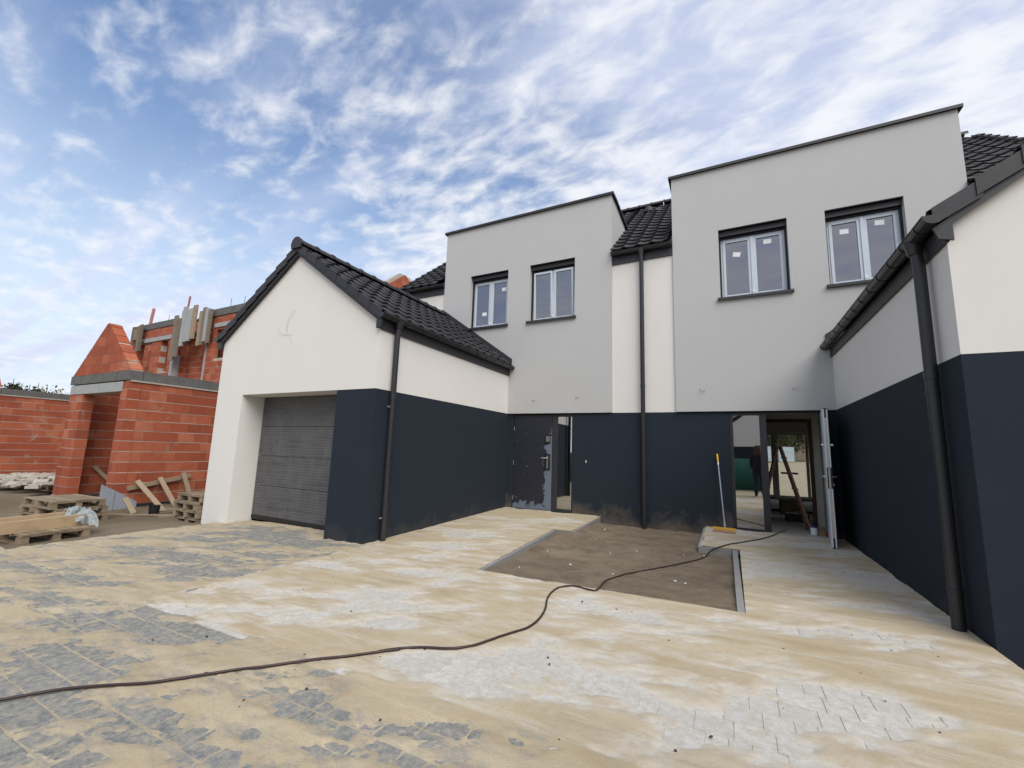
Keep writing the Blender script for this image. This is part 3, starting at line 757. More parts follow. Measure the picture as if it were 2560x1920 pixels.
# ------------------------------------------------------------------ the two white houses
def add_common(root, xa, xb):
    pass
WZT, WZB, ZB, ZP = 5.99, 4.52, 2.31, 7.36
left = thing('semi_detached_house', 'left of the two joined new houses, its roofed garage wing with the grey door', 'house', (-6.86, 4.67, 0), 'joined pair of new houses')
right = thing('semi_detached_house', 'right of the two joined new houses, with the open front door and yellow-lit gable', 'house', (3.74, 4.49, 0), 'joined pair of new houses')
left['label'] = 'new grey and cream house with navy base and closed sectional garage door'
right['label'] = 'new grey and cream house with navy base and front door standing open'
RES_T = 5.85
def house(root, mir):
    """mir=1 left house, -1 right one (mirrored about x = -1.58)"""
    def X(x): return x if mir == 1 else -3.16-x
    def bx(mb, x0, x1, *a): p, q = sorted((X(x0), X(x1))); return mb.box(p, q, *a)
    if mir == 1: gx0, gx1, yf = -8.96, -4.76, 4.67; b0, b1 = -6.85, -2.23; wins = [(-6.0, -4.87), (-4.262, -3.10)]
    else: gx0, gx1, yf = 1.64, 5.84, 4.49; b0, b1 = -.94, 3.60; wins = [(-.066, 1.105), (1.692, 2.80)]
    go0, go1 = (-8.14, -5.59) if mir == 1 else (2.47, 5.02)
    inn = gx1 if mir == 1 else gx0        # wall facing the forecourt
    out = gx0 if mir == 1 else gx1
    si = -1 if mir == 1 else 1            # direction from inner wall into the garage
    # --- garage wing
    navy = MB()
    pa = (go1, inn) if mir == 1 else (inn, go0)
    poly = [(inn, yf), (inn, YR), (inn+si*.3, YR), (inn+si*.3, yf+.45), (pa[0] if mir == 1 else pa[1], yf+.45), (pa[0] if mir == 1 else pa[1], yf)]
    navy.prism(poly, -.3, ZB-.002); obj('plinth', navy, MT['navy'], root)
    pier = (gx0, go0) if mir == 1 else (go1, gx1)
    obj('wall', MB().box(pier[0], pier[1], yf, yf+.45, -.35, ZB), MT['cream'], root)
    obj('wall', MB().prism([(gx0, ZB), (gx1, ZB), (gx1, 3.38), ((gx0+gx1)/2, 3.38+.70*2.1), (gx0, 3.38)], yf, yf+.45, 'Y'), MT['cream'], root)
    a, b = sorted((inn, inn+si*.3)); obj('wall', MB().box(a, b, yf+.45, YB-.001, ZB, 3.40), MT['cream'], root)
    a, b = sorted((out, out-si*.3)); obj('wall', MB().box(a, b, yf+.45, 9.2, -.35, 3.40), MT['cream'], root)
    # garage door
    gd = obj('garage_door', MB().box(go0-.03, go1+.03, yf+.451, yf+.47, .0, ZB+.02), MT['frame_dark'], root)
    z0 = .055; dz = (ZB-.01-z0-.03)/4
    for k in range(4):
        obj('door_panel', MB().box(go0+.02, go1-.012, yf+.425, yf+.45, z0+.03+k*dz+.004, z0+.03+(k+1)*dz-.004), MT['garage_panel'], gd)
        if k: obj('hinge_cap', MB().tube([(go0+.17-.04*k, yf+.424, z0+.03+k*dz), (go0+.17-.04*k, yf+.416, z0+.03+k*dz)], .011, 8), MT['steel'], gd)
    obj('bottom_seal', MB().box(go0+.02, go1-.012, yf+.418, yf+.45, z0-.03, z0+.03), MT['black'], gd)
    roof, zr = wing_roof(root, gx0, gx1, yf-.08, YB, 3.535, 1 if mir == 1 else -1)
    # --- main facade, lower storey (navy) and recess (cream)
    if mir == 1:
        lo = holes_wall(MB(), -4.76, -1.58, -.3, ZB-.004, YR, YR+.35, [(-4.62, -3.11, -.1, 2.29)])
        obj('plinth', lo, MT['navy_dusty'], root)
        obj('wall', MB().box(b1, -1.58, YR, YR+.35, ZB-.004, RES_T), MT['cream'], root)
    else:
        lo = holes_wall(MB(), -1.58, 1.64, -.3, ZB-.004, YR, YR+.35, [(.0, 1.47, -.1, 2.29)])
        obj('plinth', lo, MT['navy_dusty'], root)
        obj('wall', MB().box(-1.58, b0, YR, YR+.35, ZB-.004, RES_T), MT['cream'], root)
    e0 = -8.45 if mir == 1 else 5.30
    a, b = sorted((e0, b0 if mir == 1 else b1)); obj('wall', MB().box(a, b, YR, YR+.35, 2.6, RES_T), MT['cream'], root)
    # end wall and back
    ridge_y, ridge_z = 12.9, 6.0+.81*(12.9-8.96)
    ew = MB().prism([(YR+.35, -.3), (16.5, -.3), (16.5, 5.9), (ridge_y, ridge_z-.2), (YR+.35, 6.05)], min(e0, e0-.3*(-1 if mir == 1 else 1)), max(e0, e0-.3*(-1 if mir == 1 else 1)), 'X')
    obj('wall', ew, MT['cream'], root)
    c0, c1 = sorted((e0, -1.58))
    bh = [] if mir == 1 else [(.6, 2.45, .16, 2.3)]
    obj('wall', holes_wall(MB(), c0, c1, -.3, 5.9, 16.5, 16.85, bh), MT['cream'], root)
    # --- upper grey block
    zt = 7.36
    hs = [(x0, x1, WZB, WZT) for x0, x1 in wins]
    blk = MB(); holes_wall(blk, b0, b1, ZB, zt, YB, YB+.35, hs); obj('wall', blk, MT['grey'], root)
    for xs in (b0, b1-.3): obj('wall', MB().box(xs, xs+.3, YB+.35, 10.75, 3.0 if xs != b1-.3 and mir == 1 else 3.0, zt), MT['grey'], root)
    obj('flat_roof', MB().box(b0+.3, b1-.3, YB+.35, 10.9, 7.0, 7.1), MT['fascia'], root)
    cp = MB(); t = .05
    cp.box(b0-t, b1+t, YB-.05, YB+.36, zt+.03, zt+.045); cp.box(b0-t, b1+t, YB-.055, YB-.05, zt-.012, zt+.045)
    for xa, xb in ((b0-t, b0+.31), (b1-.31, b1+t)):
        cp.prism([(YB+.36, zt+.03), (10.7, zt-.12), (10.7, zt-.105), (YB+.36, zt+.045)], xa, xb, 'X')
    cp.prism([(YB-.05, zt-.012), (YB+.36, zt-.012), (10.7, zt-.165), (10.7, zt-.105), (YB+.36, zt+.045), (YB-.05, zt+.045)], b1+t, b1+t+.005, 'X')
    cp.prism([(YB-.05, zt-.012), (YB+.36, zt-.012), (10.7, zt-.165), (10.7, zt-.105), (YB+.36, zt+.045), (YB-.05, zt+.045)], b0-t-.005, b0-t, 'X')
    obj('parapet_capping', cp, MT['fascia'], root)
    # --- main roof
    th = .81; v = Vector((0, -1, -th)).normalized(); SLr = 15*TL
    eave = Vector((0, YR-.12, 6.0+th*(YR-.12-8.96)))
    rf = obj('main_roof', MB().prism([(9.03, 5.97), (12.9, 9.05), (16.95, 5.80), (16.95, 5.74), (12.9, 8.95), (9.03, 5.87)], c0, c1, 'X'), MT['fascia'], root)
    def run(x0, n, bud, skip=None):
        o = Vector((x0, eave.y, eave.z))-v*SLr
        F = slope_frame(o, (1, 0, 0), v); tiles(rf, o, (1, 0, 0), v, n, 15, bud, skip)
    if mir == 1:
        run(-8.5, 6, True, lambda p: p.x > -6.86); run(-2.23, 2, True); run(-6.85, 15, False, lambda p: p.y < 10.75 or p.x > -2.25)
        obj('flashing', MB().prism([(YB, 6.02), (10.72, 7.40), (10.72, 7.25), (YB, 5.87)], b1+.001, b1+.02, 'X'), MT['fascia'], root)
    else:
        run(-1.63, 3, True, lambda p: p.x > -.94); run(3.6, 6, True); run(-.95, 15, False, lambda p: p.y < 10.75)
        obj('flashing', MB().prism([(YB, 6.02), (10.72, 7.40), (10.72, 7.25), (YB, 5.87)], b0-.02, b0-.001, 'X'), MT['fascia'], root)
        obj('flashing', MB().prism([(YB, 6.02), (10.72, 7.40), (10.72, 7.25), (YB, 5.87)], b1+.001, b1+.02, 'X'), MT['fascia'], root)
    # back slope tiles as one field, ridge tiles
    o = Vector((c0, 12.9, 9.20)); F = slope_frame(o, (1, 0, 0), Vector((0, 1, -th)))
    tiles(rf, o, (1, 0, 0), (0, 1, -th), int((c1-c0)/TW), 15, False)
    k = c0
    while k < c1-.1:
        b_ = MB(); half_round(b_, (k, 12.9, 9.20), (min(k+.37, c1), 12.9, 9.20), .115, 8, th=.016, inv=True); half_round(b_, (k, 12.9, 9.20), (k+.05, 12.9, 9.20), .13, 8, th=.014, inv=True)
        obj('ridge_tile', b_, MT['tile'], rf); k += .36
    # verge at the free end
    ex = e0; 
    for j in range(15):
        p0 = Vector((ex, eave.y, eave.z))-v*(SLr-j*TL); p1 = Vector((ex, eave.y, eave.z))-v*(SLr-(j+1)*TL-.03)
        y0_, z0_, y1_, z1_ = p1.y, p1.z+.05, p0.y, p0.z+.02
        sx = -.02 if mir == 1 else 0
        obj('verge_tile', MB().prism([(y0_, z0_), (y1_, z1_), (y1_, z1_-.17), (y0_, z0_-.17)], ex+sx-.0, ex+sx+.02, 'X'), MT['tile'], rf)
    # eave fascias and gutters of the visible pieces
    segs = [(-8.45, b0), (b1, -1.58)] if mir == 1 else [(-1.58, b0), (b1, 5.3)]
    for k, (a, b) in enumerate(segs):
        a_, b_ = a+.003, b-.003
        obj('fascia', MB().box(a_, b_, YR-.03, YR-.001, 5.64, 5.86), MT['fascia'], root)
        gutter(root, (a_, YR-.115, 5.875), (b_, YR-.115, 5.875), .062, .5, (k == 0 and mir == 1, k == 1 and mir == -1))
    # roof vent
    if mir == 1:
        p = Vector((-1.93, 12.25, 8.70)); vb = MB(); vb.tube([p+Vector((0, 0, -.03)), p+Vector((0, -.03, .07)), p+Vector((0, -.05, .12))], [.15, .12, .05], 12)
        obj('roof_vent', vb, MT['tile'], root)
    st = [[(.62, .30, 0), (.72, .80, 0)], [(.55, .45, .12), (.62, .82, .03)], [(.50, .74, .22), (.5, .88, .05)], [(.5, .83, .05), (.5, .88, .12)]]
    for k, (x0, x1) in enumerate(wins): window(root, x0, x1, WZB, WZT, tilt=(mir == 1 and k == 1), stickers=st[k+(0 if mir == 1 else 2)])
    return roof
house(left, 1); house(right, -1)
# downpipes
dp = downpipe(left, [(-4.66, 4.97, 3.40), (-4.665, 4.97, 3.30), (-4.68, 4.97, 3.2), (-4.68, 4.97, .04)], .045, (2.05, .38), (1, 0, 0), (2.2, 1.2))
downpipe(left, [(-1.575, 8.885, 5.84), (-1.575, 8.885, 5.70), (-1.575, 8.91, 5.55), (-1.575, 8.91, -.08)], .045, (), (0, -1, 0), (2.85,))
downpipe(right, [(1.54, 4.82, 3.41), (1.55, 4.82, 3.30), (1.56, 4.82, 3.2), (1.56, 4.82, .13)], .045, (2.05, .45), (-1, 0, 0), (2.2,))
obj('gutter_outlet', MB().tube([(-4.66, 4.97, 3.43), (-4.66, 4.97, 3.30)], [.075, .052], 14), MT['anth'], left)
obj('gutter_outlet', MB().tube([(1.54, 4.82, 3.43), (1.54, 4.82, 3.30)], [.075, .052], 14), MT['anth'], right)
obj('gutter_outlet', MB().tube([(-1.575, 8.885, 5.86), (-1.575, 8.885, 5.72)], [.07, .05], 14), MT['anth'], left)

# --- left front door
def left_door():
    r = left
    fr = MB(); holes_wall(fr, -4.62, -3.11, .10, 2.285, 9.05, 9.12, [(-4.585, -3.625, .11, 2.262), (-3.505, -3.155, .185, 2.235)])
    f = obj('door_frame', fr, MT['frame_dark'], r)
    obj('pane', MB().box(-3.51, -3.15, 9.08, 9.09, .18, 2.24), MT['glass'], f)
    d = obj('front_door', MB().box(-4.583, -3.628, 9.035, 9.10, .125, 2.260), MT['film_door'], r, label='dark door with torn grey protective film')
    p = MB(); p.box(-3.80, -3.66, 9.022, 9.034, 1.62, 1.80); obj('lock_plate', p, MT['black'], d)
    p = MB(); p.box(-3.765, -3.672, 9.015, 9.0215, 1.66, 1.785); obj('lock_cylinder', p, MT['steel'], d)
    p = MB(); p.box(-3.80, -3.66, 9.022, 9.034, 1.02, 1.38); obj('handle_plate', p, MT['black'], d)
    p = MB(); p.box(-3.745, -3.70, 9.014, 9.0215, 1.06, 1.34); p.tube([(-3.72, 9.02, 1.29), (-3.72, 8.975, 1.29), (-3.735, 8.97, 1.29), (-3.86, 8.97, 1.29)], .011, 8)
    obj('handle', p, MT['steel'], d)
    for z in (.35, 1.15, 1.95): obj('hinge', MB().tube([(-4.592, 9.03, z-.05), (-4.592, 9.03, z+.05)], .01, 8), MT['steel'], d)
    obj('threshold', MB().box(-4.62, -3.11, 8.97, 9.12, .05, .10), MT['frame_dark'], r)
left_door()
# --- right front door, open
def right_door():
    r = right
    fr = MB(); holes_wall(fr, .0, 1.47, .12, 2.285, 9.05, 9.12, [(.055, .49, .175, 2.235), (.60, 1.44, .13, 2.262)])
    f = obj('door_frame', fr, MT['frame_dark'], r)
    obj('pane', MB().box(.05, .495, 9.08, 9.09, .17, 2.24), MT['glass'], f)
    obj('threshold', MB().box(.0, 1.47, 8.98, 9.12, .06, .118), MT['conc_l'], r)
    a = Vector((1.455, 9.03, 0)); b = Vector((1.325, 8.03, 0)); t = (b-a).normalized(); n = Vector((0, 0, 1)).cross(t).normalized()
    L = (b-a).length
    M = Matrix((t, n, Vector((0, 0, 1)))).transposed().to_4x4(); M.translation = a
    d = obj('front_door', MB().box(0, L, -.027, .027, .145, 2.25, M), MT['frame_dark'], r)
    for s in (-1, 1):
        obj('door_skin', MB().box(0.004, L-.012, min(s*.0275, s*.039), max(s*.0275, s*.039), .15, 2.245, M), MT['frame_light'] if s < 0 else MT['frame_dark'], d)
        obj('edge_strip', MB().box(L+.0005, L+.004, s*.021-.008, s*.021+.008, .16, 1.02, M), MT['white'], d)
        obj('edge_strip', MB().box(L+.0005, L+.004, s*.021-.008, s*.021+.008, 1.34, 2.235, M), MT['white'], d)
        h = MB(); z = 1.20
        h.tube([M @ Vector((L-.06, s*.04, z)), M @ Vector((L-.06, s*.085, z)), M @ Vector((L-.075, s*.09, z)), M @ Vector((L-.19, s*.09, z))], .010, 8); obj('handle', h, MT['steel'], d)
        obj('lock_knob', MB().tube([M @ Vector((L-.06, s*.04, 1.68)), M @ Vector((L-.06, s*.075, 1.68))], .02, 10), MT['steel'], d)
        obj('lock_knob', MB().tube([M @ Vector((L-.06, s*.04, 1.08)), M @ Vector((L-.06, s*.05, 1.08))], .016, 10), MT['steel'], d)
    obj('lock_faceplate', MB().box(L+.0005, L+.003, -.011, .011, .3, 2.1, M), MT['steel'], d)
right_door()
# --- rooms behind the open door
def rooms():
    r = right
    obj('floor', MB().box(-1.5, 5.0, 9.12, 16.5, -.02, .125), MT['screed'], r)
    obj('ceiling', MB().box(-1.58, 5.0, 9.35, 16.5, 2.75, 2.9), MT['interior'], r)
    obj('partition_wall', holes_wall(MB(), -1.5, 5.0, .125, 2.75, 10.6, 10.72, [(.62, 1.46, .12, 2.24)]), MT['interior'], r)
    obj('partition_wall', MB().box(1.62, 1.74, 9.35, 10.6, .125, 2.75), MT['interior'], r)
    obj('partition_wall', MB().box(-.1, .0, 9.35, 10.6, .125, 2.75), MT['interior'], r)
    obj('inner_door_frame', holes_wall(MB(), .58, 1.50, .126, 2.28, 10.57, 10.599, [(.65, 1.43, .12, 2.21)]), MT['doorwood'], r, label='brown timber inner door frame')
    w = holes_wall(MB(), .6, 2.45, .16, 2.3, 16.6, 16.68, [(.68, 1.2, .26, 2.22), (1.38, 2.15, .26, 2.22), (2.23, 2.38, .26, 2.22)])
    wo = obj('patio_window', w, MT['interior'], r)
    for a, b in ((.67, 1.21), (1.37, 2.16), (2.22, 2.39)): obj('pane', MB().box(a, b, 16.635, 16.645, .25, 2.23), MT['clear'], wo)
    obj('partition_wall', MB().box(2.6, 2.7, 10.72, 16.5, .125, 2.75), MT['interior'], r)
    obj('upper_floor', MB().box(-8.1, 5.0, 9.4, 16.5, 2.95, 3.0), MT['interior'], r)
rooms()
# wire stubs and bell box on the facades
def wires(root):
    for (x, z, pts) in ((-4.12, 2.62, [(0, 0, 0), (.04, -.03, .01), (.12, -.03, .0)]), (-3.05, 2.66, [(0, 0, 0), (.05, -.03, .012), (.1, -.03, .01)]),
                        (-.47, 2.70, [(0, 0, .1), (-.004, -.02, .05), (0, -.03, 0), (.05, -.03, -.01), (.06, -.03, .05)]), (1.02, 2.70, [(0, 0, 0), (.05, -.03, .02), (.12, -.03, -.005)])):
        rt = left if x < -1.6 else right
        obj('cable_stub', MB().tube([(x+a, YB+b, z+c) for a, b, c in pts], .006, 6), MT['wire'], rt)
    w1 = [(-6.826, 3.812), (-6.90, 3.77), (-6.961, 3.667), (-7.031, 3.50), (-7.0, 3.40), (-6.94, 3.352), (-6.86, 3.35)]
    obj('cable_stub', MB().tube([(x, 4.655-.02*math.sin(i), z) for i, (x, z) in enumerate(w1)], .0032, 6), MT['wire'], left)
    w2 = [(-7.262, 3.516), (-7.2, 3.42), (-7.1, 3.375), (-6.95, 3.357), (-6.88, 3.27), (-6.822, 3.187)]
    obj('cable_stub', MB().tube([(x, 4.65-.02*math.cos(i), z) for i, (x, z) in enumerate(w2)], .0032, 6), MT['wire'], left)
    obj('cable_stub', MB().tube([(-2.80, 9.0, 1.27), (-2.80, 8.97, 1.27), (-2.80, 8.965, 1.22)], .007, 6), MT['white'], left)
wires(None)

# ------------------------------------------------------------------ unfinished brick houses
def boxmesh(cache, dx, dy, dz, mat):
    k = (round(dx, 2), round(dy, 2), round(dz, 2), mat.name)
    if k not in cache:
        b = MB().box(-k[0]/2, k[0]/2, -k[1]/2, k[1]/2, -k[2]/2, k[2]/2); me = b.mesh('brick'); me.materials.append(mat); cache[k] = me
    return cache[k]
BC = {}
class Bricks:
    def __init__(s, root): s.root = root; s.l = []; s.core = MB()
    def wall(s, axis, d0, d1, u0, u1, z0, z1, holes=(), off=0):
        """axis 'Y': wall along X between y=d0..d1 ; axis 'X': wall along Y between x=d0..d1"""
        LB, HB, J = .373, .25, .015
        lo, hi = min(d0, d1), max(d0, d1)
        r = 0; z = z0
        while z < z1-.06:
            h = min(HB-J, z1-z); u = u0-(LB/2 if (r+off) % 2 else 0)
            while u < u1-.02:
                a = max(u, u0)+.004; b = min(u+LB, u1)-.004
                segs = [(a, b)]
                for (h0, h1, hz0, hz1) in holes:
                    if hz0 < z+h/2 < hz1:
                        ns = []
                        for p, q in segs:
                            if q <= h0 or p >= h1: ns.append((p, q)); continue
                            if p < h0: ns.append((p, h0))
                            if q > h1: ns.append((h1, q))
                        segs = ns
                for p, q in segs:
                    if q-p < .012: continue
                    du = random.uniform(-.0035, .0035)
                    c = ((p+q)/2, (lo+hi)/2+du, z+h/2) if axis == 'Y' else ((lo+hi)/2+du, (p+q)/2, z+h/2)
                    dims = (q-p, hi-lo, h) if axis == 'Y' else (hi-lo, q-p, h)
                    s.l.append((proj_size(c)*math.sqrt(max(q-p, .01)*h)*(1 if proj_size(c) > 0 else 1), c, dims))
                u += LB
            z += HB; r += 1
        e = .005
        c = MB(); holes_wall(c, u0+e, u1-e, z0-.01, z1-.004, lo+e, hi-e, [(a-e, b+e, cc-e, dd+e) for a, b, cc, dd in holes], axis)
        s.core.add(c.v, c.f)
    def done(s, n=300):
        s.l.sort(key=lambda t: -t[0]); rest = MB()
        for i, (k, c, d) in enumerate(s.l):
            if i < n:
                o = place('brick', boxmesh(BC, *d, MT['brick']), Matrix.Translation(c) @ Matrix.Rotation(random.uniform(-.002, .002), 4, 'Z'), s.root)
            else: rest.box(c[0]-d[0]/2, c[0]+d[0]/2, c[1]-d[1]/2, c[1]+d[1]/2, c[2]-d[2]/2, c[2]+d[2]/2)
        if rest.f: obj('brick_field', rest, MT['brick'], s.root, kind='stuff')
        obj('mortar', s.core, MT['mortar'], s.root)
def clip(poly, a, b, c):
    """keep a*x+b*y<=c"""
    out = []
    for i in range(len(poly)):
        p, q = poly[i], poly[(i+1) % len(poly)]; dp = a*p[0]+b*p[1]-c; dq = a*q[0]+b*q[1]-c
        if dp <= 0: out.append(p)
        if dp*dq < 0: t = dp/(dp-dq); out.append((p[0]+(q[0]-p[0])*t, p[1]+(q[1]-p[1])*t))
    return out
def gable(root, x0, x1, y0, y1, z0, tan):
    xm = (x0+x1)/2; zt = z0+tan*(x1-x0)/2
    core = MB().prism([(x0+.02, z0-.01), (x1-.02, z0-.01), (xm, zt-.03)], y0+.008, y1-.008, 'Y'); obj('mortar', core, MT['mortar'], root)
    z = z0; r = 0
    while z < zt-.06:
        u = x0-(.186 if r % 2 else 0)
        while u < x1:
            p = [(u+.0025, z), (u+.3705, z), (u+.3705, z+.238), (u+.0025, z+.238)]
            p = clip(p, tan, 1, tan*x1+z0+0.0); p = clip(p, -tan, 1, -tan*x0+z0) if p else p
            p = clip(p, 0, 1, zt-.05) if p else p
            if len(p) > 2:
                ar = abs(sum(p[i][0]*p[(i+1) % len(p)][1]-p[(i+1) % len(p)][0]*p[i][1] for i in range(len(p))))/2
                if ar > .006: obj('brick', MB().prism(p, y0, y1, 'Y'), MT['brick'], root)
            u += .373
        z += .25; r += 1
def beam_blocks(root, axis, d0, d1, u0, u1, z0, z1):
    u = u0
    while u < u1-.05:
        e = min(u+.25, u1)-.004
        b = MB(); lo, hi = sorted((d0, d1)); jit = random.uniform(0, .008)
        if axis == 'Y': b.box(u, e, lo-jit, hi, z0, z1-random.uniform(0, .01))
        else: b.box(lo, hi+jit, u, e, z0, z1-random.uniform(0, .01))
        obj('ring_beam_block', b, MT['conc'], root); u += .25
def brick_house(x_in, x_out, sign, root, full):
    """wing between x_out (near the camera) and x_in ; block facades at Y=8.96"""
    B = Bricks(root); T = .24; zf = -.13; top = 2.80
    xa, xb = sorted((x_in, x_out)); yf = 4.7
    holes = [(xa+.86, xb-.36, -.2, 2.55)] if full else [(xa+.6, xb-.9, -.2, 2.4)]
    B.wall('Y', yf, yf+T, xa, xb, zf, top, holes)
    B.wall('X', xb-T, xb, yf+T, 8.9, zf, top, (), 1)
    B.wall('X', xa, xa+T, yf+T, 8.9, zf, top, (), 1)
    # upper storey
    return B, (xa, xb, yf, T, zf, top)
def house_b():
    root = thing('unfinished_house', 'unfinished red clay block house with a low gable wing beside the cream garage', 'house', (-14.6, 4.7, -.2), 'unfinished clay block houses')
    B, (xa, xb, yf, T, zf, top) = brick_house(-16.25, -12.85, 1, root, True)
    # main walls
    ux0, ux1 = -18.4, -12.0
    B.wall('Y', 8.96, 9.20, ux0, ux1, 2.0, 6.32, [(-17.85, -16.7, 4.6, 5.85), (-15.6, -14.5, 4.6, 5.85)])
    B.wall('Y', 9.5, 9.74, -19.75, -18.4, 2.0, 5.75, [])
    B.wall('X', -12.24, -12.0, 9.2, 16.8, 2.5, 5.9, [])
    B.wall('Y', 11.4, 11.64, -19.0, -12.3, 3.0, 6.9, [(-17.2, -16.3, 3.0, 5.4)])
    B.done(300)
    fd = MB(); fd.box(xb-.3, xb+.015, yf+.02, 8.9, -.42, zf-.005); obj('foundation', fd, MT['bitumen'], root)
    obj('foundation', MB().box(xa-.01, xa+.35, yf-.01, yf+.35, -.42, zf-.005), MT['conc_l'], root)
    # lintel over the garage opening, ring beam
    obj('lintel', MB().box(xa+.05, xb-.30, yf-.02, yf+T, 2.56, 2.80), MT['conc_l'], root)
    beam_blocks(root, 'X', xb-T-.01, xb+.02, yf+.25, 8.9, 2.83, 3.07); beam_blocks(root, 'Y', yf-.02, yf+T, xa-.02, xb+.02, 2.83, 3.07)
    beam_blocks(root, 'X', xa-.02, xa+T, yf+.25, 8.9, 2.83, 3.07)
    obj('mortar_bed', MB().box(xb-T, xb+.028, yf+.02, 8.9, 2.792, 2.828), MT['mortar'], root)
    gable(root, xa+.0, xb+.0, yf-.005, yf+.25, 3.075, .82)
    obj('ring_beam', MB().box(ux0, ux1, 8.93, 9.21, 6.33, 6.62), MT['conc'], root)
    obj('lintel', MB().box(-18.0, -16.5, 8.92, 9.0, 5.85, 6.02), MT['conc_l'], root)
    obj('lintel', MB().box(-15.8, -14.3, 8.92, 9.0, 5.85, 6.02), MT['conc_l'], root)
    obj('concrete_column', MB().box(-18.62, -18.4, 9.0, 9.25, 2.5, 5.5), MT['conc_l'], root)
    obj('window_frame', holes_wall(MB(), -17.85, -16.7, 4.6, 5.85, 9.1, 9.15, [(-17.78, -16.78, 4.68, 5.78)]), MT['black'], root)
    # end gable of the main body, peeking over the garage roof
    B2 = MB(); z = 5.9; r = 0; ya, yb, zt, tn = 9.2, 16.7, 8.62, .81
    while z < zt-.05:
        u = ya-(.186 if r % 2 else 0)
        while u < yb:
            p = [(u+.0025, z), (u+.3705, z), (u+.3705, z+.238), (u+.0025, z+.238)]
            p = clip(p, tn, 1, tn*yb+5.62); p = clip(p, -tn, 1, -tn*ya+5.62) if p else p
            p = clip(p, 0, 1, zt) if p else p
            if len(p) > 2 and max(q[0] for q in p)-min(q[0] for q in p) > .05: obj('gable_brick', MB().prism(p, -12.24, -12.0, 'X'), MT['brick'], root)
            u += .373
        z += .25; r += 1
    obj('mortar', MB().prism([(ya+.1, 5.7), (yb-.1, 5.7), (13.25, zt-.02), (12.65, zt-.02)], -12.232, -12.008, 'X'), MT['mortar'], root)
    # grey insulation wedge at the corner
    for pl in ([(4.49, .36), (4.74, .21), (4.74, -.34), (4.49, -.34)], [(4.75, .205), (5.18, -.08), (5.18, -.34), (4.75, -.34)]):
        obj('insulation_panel', MB().prism(pl, xb+.02, xb+.07, 'X'), MT['insul'], root)
house_b()
def house_a():
    root = thing('unfinished_house', 'farther unfinished red clay block house at the left edge of the picture', 'house', (-25, 4.7, -.2), 'unfinished clay block houses')
    B, (xa, xb, yf, T, zf, top) = brick_house(-26.7, -23.25, 1, root, False)
    B.wall('Y', 8.96, 9.20, -24.9, -20.9, 2.0, 6.32, [(-24.2, -22.9, 4.3, 5.72), (-22.1, -21.4, 4.3, 5.72)])
    B.wall('Y', 9.5, 9.74, -20.9, -19.75, 2.0, 5.75, [])
    B.wall('X', -20.9, -21.14, 9.2, 12, 2.0, 5.7, [])
    B.wall('Y', 9.95, 10.19, -27.5, -21.2, 3.0, 6.9, [(-24.9, -24.6, 5.4, 6.3)])
    B.done(300)
    beam_blocks(root, 'X', xb-T-.01, xb+.02, yf+.25, 8.9, 2.83, 3.05); beam_blocks(root, 'Y', yf-.02, yf+T, xa, xb+.02, 2.83, 3.05)
    obj('mortar_bed', MB().box(xb-T, xb+.028, yf+.02, 8.9, 2.792, 2.828), MT['mortar'], root)
    gable(root, xa, xb, yf-.005, yf+.25, 3.055, .82)
    obj('ring_beam', MB().box(-24.9, -20.9, 8.93, 9.21, 6.33, 6.60), MT['conc'], root)
    obj('ring_beam', MB().box(-20.9, -19.7, 9.4, 9.75, 5.76, 5.96), MT['conc'], root)
    obj('lintel', MB().box(-24.4, -21.1, 8.92, 9.0, 5.72, 5.9), MT['conc_l'], root)
    obj('concrete_column', MB().box(-21.1, -20.88, 8.95, 9.2, 2.5, 5.0), MT['conc_l'], root)
house_a()
obj_ring = None
